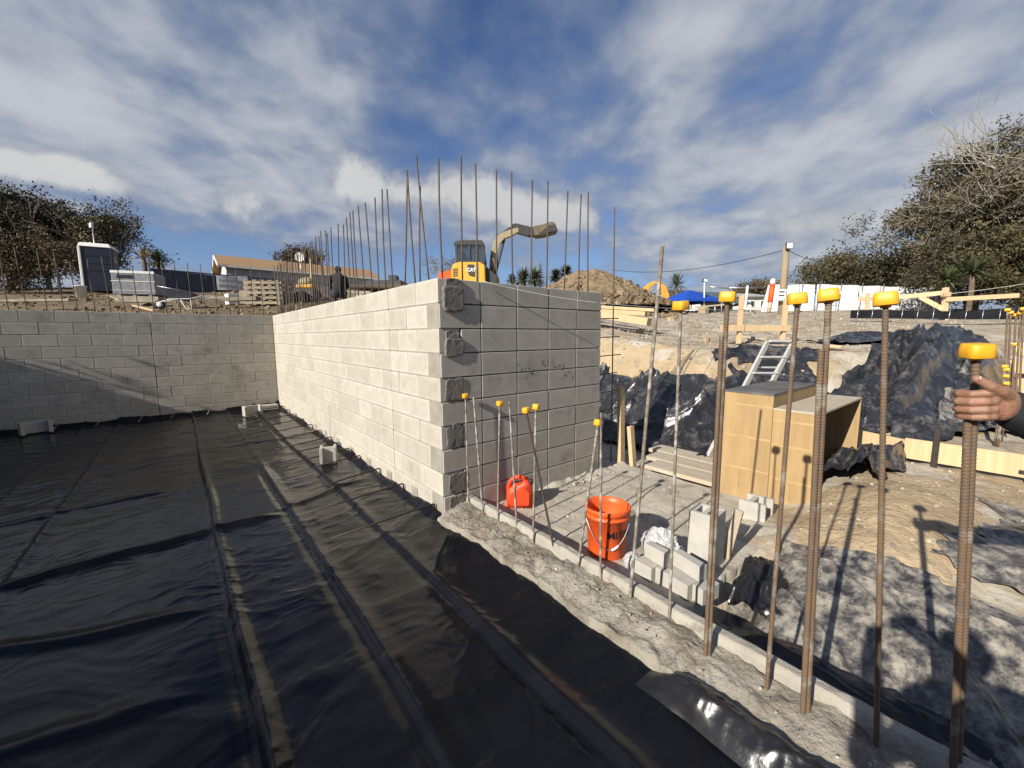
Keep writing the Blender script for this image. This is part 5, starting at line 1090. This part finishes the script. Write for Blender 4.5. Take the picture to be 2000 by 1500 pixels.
# houses far off
def far_house(px0, px1, yr, ye, yb, dep, wall, roofm, label, ridge0=.15, ridge1=.85):
    r0_ = base((px0+px1)/2, yb, dep, at((px0+px1)/2, yb+6, dep).z); f = frame(r0_); Hh_ = thing('house', r0_, label, 'house', None, RZ)
    a, b = f(px0, yb, dep).x, f(px1, yb, dep).x; ze = f(px0, ye, dep).z; zr = f(px0, yr, dep).z; dpt = 6; w = b-a
    mb = MB(); mb.box(((a+b)/2, dpt/2, ze/2), (w*.94, dpt*.94, ze)); obj('wall', mb, wall, Hh_)
    mb = MB(); mb.add([(a, -.2, ze), (b, -.2, ze), (b, dpt+.2, ze), (a, dpt+.2, ze), (a+w*ridge0, dpt/2, zr), (a+w*ridge1, dpt/2, zr)], [(0, 1, 5, 4), (2, 3, 4, 5), (1, 2, 5), (3, 0, 4), (0, 3, 2, 1)]); obj('roof', mb, roofm, Hh_)
    for k in (.2, .45, .72): mb = MB(); mb.box((a+w*k, dpt*.03-.03, ze*.55), (w*.12, .06, ze*.42)); wn = obj('window', mb, 'white_paint', Hh_); mb = MB(); mb.box((a+w*k, dpt*.03-.065, ze*.55), (w*.09, .02, ze*.34)); obj('pane', mb, 'glass', wn)
    return Hh_
far_house(1302, 1362, 560, 571, 600, 40, 'white_paint', 'roof_dark', 'far house with a dark hipped roof behind the blue gazebo')
far_house(1436, 1512, 567, 580, 604, 36, 'weatherboard_light', 'weatherboard', 'pale far house with a grey roof behind the marquee')
far_house(1300, 1330, 572, 576, 600, 34, 'weatherboard_light', 'weatherboard', 'small white shed left of the blue gazebo')
sc_ = base(1388, 602, 30); SCf = thing('scaffold', sc_, 'thin steel scaffold frame behind the marquee', 'scaffold', None, RZ); f_ = frame(sc_)
for a, b in (((1384, 604), (1388, 556)), ((1422, 600), (1424, 558)), ((1387, 560), (1425, 564)), ((1458, 600), (1460, 556)), ((1424, 562), (1490, 562))):
    mb = MB(); mb.tube([f_(*a, 30), f_(*b, 30)], .05, 6); obj('tube', mb, 'wire', SCf)
lm = base(1375, 602, 23); LMp = thing('lamp_post', lm, 'thin white pole with a small floodlight in front of the gazebo', 'lamp', None, RZ); f_ = frame(lm)
mb = MB(); mb.tube([f_(1375, 606, 23), f_(1376, 550, 23)], .035, 7); obj('pole', mb, 'white_paint', LMp); q = f_(1376.5, 548, 23); mb = MB(); mb.box(q, (.26, .12, .18), Matrix.Rotation(.3, 3, 'Y')); hd2 = obj('lamp_head', mb, 'digger_dark', LMp, .02); mb = MB(); mb.box(q+Vector((.02, -.065, 0)), (.19, .02, .12), Matrix.Rotation(.3, 3, 'Y')); obj('lens', mb, 'lamp_glass', hd2)
plank('timber_post', at(1456, 584, 20)-Vector((0, 0, .5)), at(1460, 558, 20), .07, .10, 'white_paint', 'leaning white post behind the left profile stake', 'post', None, FWD)
along(1360, 1415, 18, 600, 595, .25, .06, 'timber_weathered', 'pale plank resting on trestles before the marquee')
sheet('ground_cloth', [tuple(base(1335, 600, 21))[:2], tuple(base(1362, 600, 21))[:2], tuple(base(1362, 600, 23))[:2], tuple(base(1335, 600, 23))[:2]], 30, 20, 'wrap_white', 'heap of white sheeting on the ground below the gazebo', .3, 1.0, .12, 37, .2)['category'] = 'cloth'
# far timber rails and silt fence
tr_ = thing('timber_rail', (0, 0, 0), 'pine post and rail profile at the far right under the trees', 'rail')
for a, b, w, d in (((1845, 612), (1847, 562), .12, 13.5), ((1694, 608), (1695, 573), .10, 15)):
    mb = MB(); mb.bar(at(*a, d), at(*b, d), w, w, FWD); obj('post', mb, 'timber', tr_, .003)
for a, d0, b, d1 in (((1848, 585), 13.4, (1990, 577), 13.2), ((1838, 575), 13.35, (1857, 575), 13.35), ((1750, 581), 14.2, (1842, 572), 13.5), ((1797, 580), 13.8, (1842, 604), 13.5), ((1678, 584), 15, (1715, 584), 15)):
    mb = MB(); mb.bar(at(*a, d0), at(*b, d1), .04, .14); obj('rail', mb, 'timber', tr_, .003)
a, b = at(1662, 606, 12.5), at(2040, 610, 11.0); zb = min(H(a.x, a.y), H(b.x, b.y))
sf = thing('silt_fence', (a.x, a.y, 0), 'low black silt fence with thin stakes along the far right bank', 'fence', None, math.atan2(b.y-a.y, b.x-a.x)); L = Vector((b.x-a.x, b.y-a.y)).length
X, V = np.meshgrid(np.linspace(0, L, 60), np.linspace(0, 1, 5)); zt0, zt1 = a.z, at(2040, 607, 11).z
P = np.stack([X, .03*np.sin(X*5), (zt0+(zt1-zt0)*X/L)-(1-V)*.24+.02*np.sin(X*2.3)*V], -1); mb = MB(); mb.grid(P, 60, 5); mb.grid(P[:, ::-1]+np.array([0, .01, 0]), 60, 5); obj('cloth', mb, 'plastic_black', sf)
for i in range(12):
    x = L*(i+.4)/12; z = zt0+(zt1-zt0)*x/L; mb = MB(); mb.tube([(x, -.05, z-.45), (x+.03, -.05, z+.10)], .008, 5); obj('stake', mb, 'wire', sf)
# ------------------------------------------------------------------ trees
def leaves(mb, centers, per, spread, size, flat=.5):
    vs = []; fs = []
    for c in centers:
        n = per
        off = rng.normal(0, 1, (n, 3))*np.array(spread); pos = np.array(c)[None]+off
        d1 = rng.normal(0, 1, (n, 3)); d1 /= np.linalg.norm(d1, axis=1)[:, None]; d2 = np.cross(d1, rng.normal(0, 1, (n, 3))); d2 /= np.linalg.norm(d2, axis=1)[:, None]+1e-9
        s = size*rng.uniform(.6, 1.4, (n, 1))
        o = len(vs)
        a = pos-d1*s; b = pos+d2*s*flat; e = pos+d1*s; g = pos-d2*s*flat
        for k in range(n):
            i = len(vs); vs += [a[k], b[k], e[k], g[k]]; fs.append((i, i+1, i+2, i+3))
    mb.add([tuple(map(float, v)) for v in vs], fs, False)
def branch(mb, p, d, L, r, depth, spread=.55, up=.1, rr=random, n=6, tips=None):
    k = 4; pts = [Vector(p)]; dd = Vector(d).normalized()
    for i in range(k):
        dd = (dd+Vector((rr.uniform(-.22, .22), rr.uniform(-.22, .22), rr.uniform(-.14, .2)+up*.2))).normalized(); pts.append(pts[-1]+dd*(L/k))
    mb.tube(pts, [r*(1-.55*i/k) for i in range(k+1)], n if depth > 1 else 4, caps=False)
    if tips is not None: tips.append(pts[-1]); tips.append(pts[-2])
    if depth <= 0: return
    for i in range(rr.choice((2, 3, 3))):
        j = rr.choice((2, 3, 4)); ax = dd.orthogonal(); ax.rotate(Quaternion(dd, rr.uniform(0, 6.28)))
        nd = (dd+ax*rr.uniform(.4, 1.0)*spread*1.5).normalized(); branch(mb, pts[j], nd, L*rr.uniform(.58, .8), r*.52, depth-1, spread, up, rr, n, tips)
def tree(px, pyb, dep, hgt, crown, nclump, per, leaf, size, label, name='tree', bark='bark', depth=3, lean=0, seed=1, bare=0, cz=.58, group=None, zbase=None, show=0):
    p = base(px, pyb, dep, zbase); rr = random.Random(seed); t = thing(name, p, label, 'tree', group, RZ)
    mb = MB(); tips = []
    th = hgt*.35; pts = [(0, 0, -.5), (lean*.1, 0, th*.5), (lean*.25, 0, th)]
    mb.tube(pts, [hgt*.030, hgt*.024, hgt*.02], 9)
    for i in range(5 if depth > 2 else 4):
        a = 2*math.pi*i/5+rr.uniform(-.4, .4); branch(mb, (lean*.25, 0, th*(.75+.06*i)), (math.cos(a)*.7+lean*.15, math.sin(a)*.6, rr.uniform(.5, 1.0)), hgt*.36, hgt*.014, depth, .6, .2, rr, 6, tips)
    for i in range(show):      # pale limbs that reach out of the foliage
        a = rr.uniform(-math.pi, 0); v = Vector((math.cos(a), math.sin(a)*.8, rr.uniform(-.3, .35))).normalized()
        p0 = Vector((lean*.4+v.x*crown[0]*.35, v.y*crown[1]*.55, hgt*cz+v.z*crown[2]*.3)); branch(mb, p0, v+Vector((-.3, -.3, .1)), max(crown)*.62, hgt*.0062, 3, .5, .12, rr, 5, None)
    obj('trunk', mb, bark, t)
    cs = []
    for _ in range(nclump):
        while True:
            v = Vector((rr.uniform(-1, 1), rr.uniform(-1, 1), rr.uniform(-1, 1)))
            if .35 < v.length < 1: break
        bump = 1+.28*math.sin(v.x*5+seed)*math.sin(v.z*6+seed*2)*math.cos(v.y*4)
        if rr.random() < bare: continue
        cs.append((lean*.5+v.x*crown[0]*bump, v.y*crown[1]*bump, hgt*cz+v.z*crown[2]*bump))
    for tp_ in tips:
        if rr.random() < .5*(1-bare): cs.append(tuple(tp_))
    cm = MB(); leaves(cm, cs, int(per*2.4), (size*1.75, size*1.75, size*1.35), size*.56); obj('crown', cm, leaf, t); return t
def spiky(px, py, dep, trunk_h, R, n, label, mat='leaf_palm', zhead=None, width=.05, name='cabbage_tree', tr=.12, group=None):
    p = at(px, py, dep); t = thing(name, (p.x, p.y, p.z-trunk_h), label, 'tree', group, RZ); mb = MB(); mb.tube([(0, 0, -.6), (.04, 0, trunk_h*.5), (0, 0, trunk_h)], [tr, tr*.85, tr*.8], 8); obj('trunk', mb, 'bark', t)
    mb = MB()
    for i in range(n):
        a = random.uniform(0, 6.28); e = random.uniform(-.5, 1.4); d = Vector((math.cos(a)*math.cos(e), math.sin(a)*math.cos(e), math.sin(e))); L = R*random.uniform(.75, 1.1); s = d.cross(ZUP)
        s = s.normalized() if s.length > .01 else Vector((1, 0, 0)); b = Vector((0, 0, trunk_h)); m_ = b+d*L*.55; e_ = b+d*L+Vector((0, 0, -.25*L*(1-abs(d.z))))
        mb.add([b-s*width*.4, b+s*width*.4, m_+s*width, e_, m_-s*width], [(0, 1, 2, 4), (4, 2, 3)], False)
    obj('crown', mb, mat, t); return t
LT = 'trees behind the far wall'; RT = 'trees at the right'
tree(-60, 590, 24, 6.0, (3.0, 2.6, 2.7), 460, 16, 'leaf_brown', .15, 'brown green tree at the left picture edge', seed=3, depth=2, group=LT)
tree(35, 590, 25, 6.1, (2.7, 2.6, 2.5), 560, 16, 'leaf_dark', .15, 'tallest dark tree of the left clump', seed=5, depth=3, bark='bark_pale', group=LT, show=7)
tree(100, 588, 26, 5.4, (2.2, 2.3, 2.1), 420, 16, 'leaf_dark', .15, 'dark evergreen tree directly above the portable toilet', seed=8, depth=3, bark='bark_pale', group=LT, show=8)
tree(175, 585, 26, 4.2, (2.0, 1.9, 1.5), 240, 14, 'leaf_olive', .14, 'low tree with bare twigs right of the portable toilet', seed=13, depth=4, bark='bark_pale', bare=.35, group=LT, show=10)
tree(235, 582, 27, 4.6, (1.9, 1.6, 1.4), 60, 9, 'leaf_dark', .13, 'half bare tree with spreading twigs at the right end of the left clump', seed=17, depth=4, bark='bark_pale', bare=.6, group=LT)
tree(20, 590, 20, 3.2, (2.2, 1.4, 1.3), 200, 14, 'leaf_brown', .12, 'low brown scrub in front of the left trees', name='shrub', seed=23, depth=2, cz=.45, bark='bark_pale', group=LT)
tree(120, 588, 20.5, 2.6, (1.6, 1.2, 1.0), 70, 10, 'leaf_brown', .11, 'twiggy scrub just left of the portable toilet', name='shrub', seed=29, depth=3, cz=.5, bark='bark_pale', bare=.3, group=LT)
spiky(308, 512, 24, 1.2, .78, 150, 'round spiky cabbage tree behind the wrapped pallet')
spiky(280, 505, 22, 1.0, 1.0, 60, 'drooping dry fronds between the toilet and the cabbage tree', 'frond_dry', width=.035)
# right side
tree(1995, 610, 24, 9.6, (5.0, 4.0, 3.7), 820, 14, 'leaf_olive', .17, 'huge spreading tree filling the right edge of the sky', seed=31, depth=4, bark='bark_pale', lean=-.6, cz=.66, bare=.25, show=30)
tree(1890, 606, 25, 7.8, (3.5, 3.0, 3.0), 560, 14, 'leaf_brown', .16, 'brown tree with pale bare branches left of the huge right tree', seed=37, depth=4, bark='bark_pale', cz=.60, bare=.4, show=24)
tree(1795, 604, 27, 6.4, (1.8, 1.7, 2.2), 170, 9, 'leaf_dark', .13, 'thin sparse tree on the left flank of the right trees', seed=41, depth=4, bark='bark_pale', cz=.62, bare=.3)
tree(1650, 598, 33, 4.8, (3.6, 2.6, 1.5), 380, 15, 'leaf_olive', .17, 'broad low tree behind the long white wrapped fence', seed=43, depth=2, cz=.62)
tree(1770, 602, 30, 4.9, (3.2, 2.4, 2.1), 360, 15, 'leaf_dark', .17, 'dark bushy tree between the low tree and the right trees', seed=47, depth=2, cz=.52)
tree(1905, 604, 22, 4.6, (3.6, 2.0, 2.0), 420, 15, 'leaf_dark', .14, 'dark undergrowth beneath the right trees', name='shrub', seed=53, depth=2, cz=.5)
tree(2010, 606, 20, 4.4, (2.6, 1.8, 2.0), 300, 15, 'leaf_olive', .14, 'leafy shrub at the right picture edge', name='shrub', seed=59, depth=2, cz=.52)
spiky(1852, 548, 19.5, 1.6, .78, 120, 'cabbage tree just left of its twin under the right trees', group=RT); spiky(1900, 532, 19, 1.9, .9, 130, 'taller cabbage tree under the right trees', group=RT)
tree(1490, 596, 40, 3.6, (2.0, 1.6, 1.3), 130, 12, 'leaf_brown', .18, 'rounded tree behind the power pole', seed=61, depth=2, cz=.66); tree(1450, 596, 42, 3.2, (1.0, 1.0, .7), 60, 10, 'leaf_brown', .18, 'small reddish tree behind the far pale house', seed=67, depth=1, cz=.8)
spiky(1322, 557, 34, 1.6, 1.15, 90, 'spiky cabbage tree above the dark roofed far house')
for i, (x, y, d, R, lab) in enumerate(((1022, 548, 28, 1.0, 'spiky plant left of the small conifer on the skyline'), (1044, 546, 30, 1.0, 'dark bush like spiky plant under the small conifer'), (1086, 541, 27, .62, 'spiky plant right of the small conifer'), (1105, 533, 27, .62, 'spiky plant on the shoulder of the soil heap'), (1000, 548, 32, .6, 'low spiky plant beside the excavator boom'))): spiky(x, y, d, .9, R, 130, lab, width=.06)
cf = at(1055, 515, 38); t = thing('conifer', (cf.x, cf.y, cf.z-3), 'small pointed conifer on the skyline right of the excavator', 'tree', None, RZ); mb = MB(); mb.tube([(0, 0, 0), (0, 0, 3.2)], [.12, .02], 6); obj('trunk', mb, 'bark', t); mb = MB()
for k in range(9):
    z = .9+k*.25; R = .75*(1-k/9.5)
    for j in range(9):
        a = j*.698+k; d = Vector((math.cos(a), math.sin(a), .25)); s = d.cross(ZUP).normalized(); b = Vector((0, 0, z)); mb.add([b, b+d*R*.6+s*.10, b+d*R, b+d*R*.6-s*.10], [(0, 1, 2, 3)], False)
obj('crown', mb, 'leaf_dark', t)
tree(590, 560, 46, 4.2, (2.6, 1.6, 1.0), 150, 12, 'leaf_brown', .2, 'brown tree rising behind the brown tiled roof', seed=71, depth=2, cz=.75, zbase=at(590, 500, 46).z-3.4)
tree(870, 560, 50, 4.0, (1.2, 1.0, 1.6), 10, 6, 'leaf_brown', .15, 'faint bare tree on the skyline left of the excavator', seed=73, depth=4, bark='bark_pale', bare=.8, cz=.6, zbase=at(870, 560, 50).z-.5)
# trees on the near side of the pit whose shade falls over the floor and the far wall
for i, (x, y, hh, cr, sd) in enumerate(((-7.2, 5.9, 3.0, (1.3, 1.6, 1.0), 5), (-7.6, 2.6, 3.2, (1.3, 1.8, .9), 6), (-7.4, -1.0, 3.0, (1.2, 1.9, .8), 7))):
    p0 = Vector((x, y, 1.9)); rr2 = random.Random(sd); t = thing('shrub', p0, ['shrub on the bank beyond the left edge, nearest the far wall', 'shrub on the bank beyond the left edge, in the middle', 'shrub on the bank beyond the left edge, nearest the camera'][i], 'shrub'); mb = MB(); branch(mb, (0, 0, -.3), (0, 0, 1), 1.1, .06, 3, .7, .2, rr2); obj('trunk', mb, 'bark', t)
    cs = []
    for _ in range(150):
        v = Vector((rr2.uniform(-1, 1), rr2.uniform(-1, 1), rr2.uniform(-1, 1)))
        if v.length < 1: cs.append((v.x*cr[0], v.y*cr[1], .55+v.z*cr[2]*.7))
    cm = MB(); leaves(cm, cs, 14, (.16, .16, .14), .07); obj('crown', cm, 'leaf_olive', t)

# ------------------------------------------------------------------ people
def person_mesh(joints, chains, voxel, extra=None):
    mb = MB()
    for ch in chains:
        pts = [joints[k][0] for k in ch]; rd = [joints[k][1] for k in ch]; limb(mb, pts, rd)
    if extra: extra(mb)
    return remeshed(mb, voxel, 3)
V = Vector
# the worker gripping the bar: only hand and forearm reach into the picture
hp = at(1902, 772, 1.31)         # grip centre on the bar
bd_ = (held.matrix_world.to_quaternion() if False else Quaternion(held.rotation_quaternion)) @ ZUP
bar_at = lambda z: Vector(held.location)+bd_*((z-held.location.z)/bd_.z)
gc = bar_at(hp.z)
def hand(mb, gc, bd, toward, side):
    # bd: along the bar, toward: from the bar to the viewer, side: from the bar towards the wrist
    X, Y, Z = side.normalized(), toward.normalized(), bd.normalized()
    K = 1.17; W = lambda x, y, z: gc+X*x*K+Y*y*K+Z*z*K
    # palm and back of the hand
    mb.ball(W(.020, .022, -.004), (.040, .026, .050), 18, 12, Matrix((X, Y, Z)).transposed())
    mb.ball(W(.042, .020, -.006), (.042, .030, .050), 18, 12, Matrix((X, Y, Z)).transposed())
    mb.ball(W(.010, .030, .018), (.026, .020, .030), 16, 10, Matrix((X, Y, Z)).transposed())
    limb(mb, [W(.05, .010, -.010), W(.082, .006, -.022), W(.115, .002, -.034), W(.17, -.002, -.055)], [.032, .030, .031, .036], 14)
    # four fingers: over the near side of the bar and round its left
    for i, (z, r, l) in enumerate(((.024, .0108, 1.0), (.004, .0112, 1.06), (-.016, .0108, 1.0), (-.034, .0094, .86))):
        limb(mb, [W(.010, .036, z), W(-.010, .040, z+.002), W(-.030*l, .028, z), W(-.036*l, .004, z-.002), W(-.026*l, -.016, z-.003), W(-.006, -.024, z-.003)], [r*1.15, r*1.12, r*1.04, r, r*.95, r*.85], 12)
    for z in (.026, .006, -.014, -.032): mb.ball(W(.006, .040, z), (.0125, .010, .0105), 10, 8, Matrix((X, Y, Z)).transposed())
    # thumb lies up along the bar
    limb(mb, [W(.040, .030, .012), W(.016, .044, .030), W(-.008, .046, .044), W(-.030, .038, .062)], [.0195, .016, .014, .0118], 12)
side = (cR*.93-ZUP*.12+cF*-.10).normalized(); side = (side-bd_*side.dot(bd_)).normalized(); tw = (CAM-gc).normalized(); tw = tw-bd_*tw.dot(bd_); tw = (tw-side*tw.dot(side)).normalized()
PW = thing('person', (.62, -3.62, .0), 'worker in a dark jacket, only the hand and forearm in view gripping a bar', 'person')
pl0 = Vector((.62, -3.62, .0)); mb = MB(); hand(mb, gc-pl0, bd_, tw, side)
me = remeshed(mb, .0026, 2); me.transform(Matrix.Identity(4)); link('hand', me, 'skin', PW)
nm = MB(); nz = (gc-pl0)-side*.037+tw*.055+bd_*.076; nm.ball(nz, (.006, .004, .007), 8, 6); obj('thumb_nail', nm, 'nail', PW)
wr = gc-pl0+side*.125-bd_*.038; el = at(2075, 850, 1.20)-pl0; sh = V((-.10, .20, 1.40))
mb = MB(); cuff = gc-pl0+side*.100-bd_*.030
limb(mb, [cuff, cuff.lerp(el, .12), cuff.lerp(el, .45), el, el.lerp(sh, .5), sh], [.050, .054, .058, .064, .072, .085], 14)
limb(mb, [V((0, 0, 1.0)), V((0, 0, 1.15)), V((0, 0, 1.3)), V((0, 0, 1.42))], [.17, .175, .19, .13], 14); limb(mb, [V((-.17, .08, 1.42)), V((.17, -.08, 1.42))], [.085, .085]); limb(mb, [V((.18, -.08, 1.40)), V((.24, -.12, 1.12)), V((.12, .0, .95))], [.075, .062, .05])
me = remeshed(mb, .011, 3)
for v in me.vertices:
    c = v.co; k = .0045*float(ridge(c.x*22+c.z*10, c.y*22-c.z*16, 2, 3)-.5); v.co = c+v.normal*k
link('jacket', me, 'cloth_black', PW)
mb = MB(); limb(mb, [V((-.10, .02, .98)), V((-.12, .05, .52)), V((-.13, .0, .10))], [.125, .085, .065]); limb(mb, [V((.10, -.02, .98)), V((.12, .05, .52)), V((.13, 0, .10))], [.125, .085, .065]); link('trousers', remeshed(mb, .015, 3), 'cloth_navy', PW)
for s in (-1, 1): mb = MB(); limb(mb, [V((s*.13, -.05, .06)), V((s*.14, .16, .045))], [.06, .048]); o = link('boot', remeshed(mb, .012, 2), 'black_rubber', PW)
def head(mb, c, f, s=1.0):
    f = Vector(f).normalized(); r = f.cross(ZUP).normalized(); M = Matrix((r, f, ZUP)).transposed(); q = lambda x, y, z: c+M @ V((x*s, y*s, z*s))
    mb.ball(c, (.076*s, .095*s, .115*s), 18, 14, M); mb.ball(q(0, .035, -.06), (.056*s, .06*s, .06*s), 14, 10, M); mb.ball(q(0, .10, -.005), (.013*s, .02*s, .022*s), 10, 8, M)
    for x in (-1, 1): mb.ball(q(x*.077, -.005, -.005), (.012*s, .022*s, .032*s), 10, 8, M); mb.ball(q(x*.032, .083, .02), (.017*s, .012*s, .012*s), 8, 6, M)
    mb.ball(q(0, .088, -.055), (.026*s, .012*s, .009*s), 10, 6, M); limb(mb, [c-V((0, 0, .07)), c-V((0, 0, .20))], [.055*s, .062*s])
mb = MB(); hf = (gc-pl0-V((0, 0, 1.6))); head(mb, V((0, .02, 1.62)), (hf.x, hf.y, 0)); link('head', remeshed(mb, .008, 2), 'skin', PW); mb = MB(); mb.ball(V((0, .0, 1.66)), (.09, .105, .095), 16, 12); link('beanie', mb.mesh('beanie'), 'cloth_black', PW)
# the photographer, standing on the pit floor behind the lens
pp = Vector((CAM.x, CAM.y, 0))-FWD*.42; PH = thing('person', (pp.x, pp.y, 0), 'photographer standing on the plastic, seen only as a shadow on the ground', 'person', None, RZ)
mb = MB(); limb(mb, [V((0, 0, 1.0)), V((0, 0, 1.15)), V((0, 0, 1.30)), V((0, 0, 1.40))], [.17, .175, .19, .14], 14); limb(mb, [V((-.18, 0, 1.40)), V((.18, 0, 1.40))], [.085, .085])
for s in (-1, 1): limb(mb, [V((s*.20, 0, 1.40)), V((s*.27, .14, 1.22)), V((s*.16, .29, 1.43))], [.075, .06, .045])
link('jacket', remeshed(mb, .014, 3), 'cloth_navy', PH)
mb = MB(); head(mb, V((0, 0, 1.62)), (0, 1, 0)); 
for s in (-1, 1):
    limb(mb, [V((s*.155, .295, 1.44)), V((s*.115, .34, 1.49))], [.03, .032])
    for k in range(4): limb(mb, [V((s*.115, .335, 1.46+k*.019)), V((s*.088, .352, 1.475+k*.019)), V((s*.060, .352, 1.485+k*.018))], [.0095, .009, .008])
    limb(mb, [V((s*.12, .33, 1.50)), V((s*.085, .325, 1.53)), V((s*.06, .335, 1.54))], [.012, .0105, .009])
link('body', remeshed(mb, .007, 2), 'skin', PH); mb = MB(); mb.ball(V((0, -.012, 1.655)), (.085, .10, .092), 16, 12); link('hair', mb.mesh('hair'), 'hair', PH)
mb = MB(); limb(mb, [V((-.10, 0, 1.0)), V((-.12, .02, .52)), V((-.13, 0, .10))], [.125, .085, .065]); limb(mb, [V((.10, 0, 1.0)), V((.12, .02, .52)), V((.13, 0, .10))], [.125, .085, .065]); link('trousers', remeshed(mb, .015, 3), 'cloth_black', PH)
for s in (-1, 1): mb = MB(); limb(mb, [V((s*.13, -.05, .06)), V((s*.14, .16, .045))], [.06, .048]); link('boot', remeshed(mb, .012, 2), 'black_rubber', PH)
ph = tag(obj('phone', MB().box((0, 0, 0), (.152, .009, .074)), 'black_rubber', None, .003), 'phone held up by the photographer', 'phone'); ph.location = CAM-FWD*.055+_r*.06-ZUP*.02; ph.rotation_euler = (0, 0, RZ)
# crouching worker beyond the long wall
cp_ = base(663, 580, 12.5); CWk = thing('person', cp_, 'crouching worker in black beyond the bars of the long wall', 'person', None, RZ+.4+math.pi)
mb = MB(); limb(mb, [V((.05, .1, .42)), V((0, .0, .62)), V((-.02, -.05, .82)), V((0, -.1, .95))], [.17, .175, .18, .12]); limb(mb, [V((-.19, -.08, .90)), V((-.26, -.30, .66)), V((-.12, -.48, .50))], [.07, .055, .04]); limb(mb, [V((.19, -.08, .90)), V((.26, -.30, .66)), V((.12, -.48, .50))], [.07, .055, .04]); link('jacket', remeshed(mb, .02, 3), 'cloth_black', CWk)
mb = MB(); 
for s in (-1, 1): limb(mb, [V((s*.10+.05, .1, .36)), V((s*.17, -.28, .46)), V((s*.15, -.08, .08))], [.11, .08, .055])
link('trousers', remeshed(mb, .02, 3), 'cloth_navy', CWk)
mb = MB(); head(mb, V((0, -.16, 1.10)), (0, -1, -.2)); [limb(mb, [V((s*.12, -.48, .50)), V((s*.06, -.55, .46))], [.035, .03]) for s in (-1, 1)]; link('body', remeshed(mb, .012, 2), 'skin', CWk); mb = MB(); mb.ball(V((0, -.14, 1.14)), (.095, .11, .10), 16, 12); link('helmet', mb.mesh('helmet'), 'cloth_black', CWk)
for s in (-1, 1): mb = MB(); limb(mb, [V((s*.15, -.02, .05)), V((s*.15, -.22, .04))], [.055, .045]); link('boot', remeshed(mb, .015, 2), 'black_rubber', CWk)
bpy.context.view_layer.update()
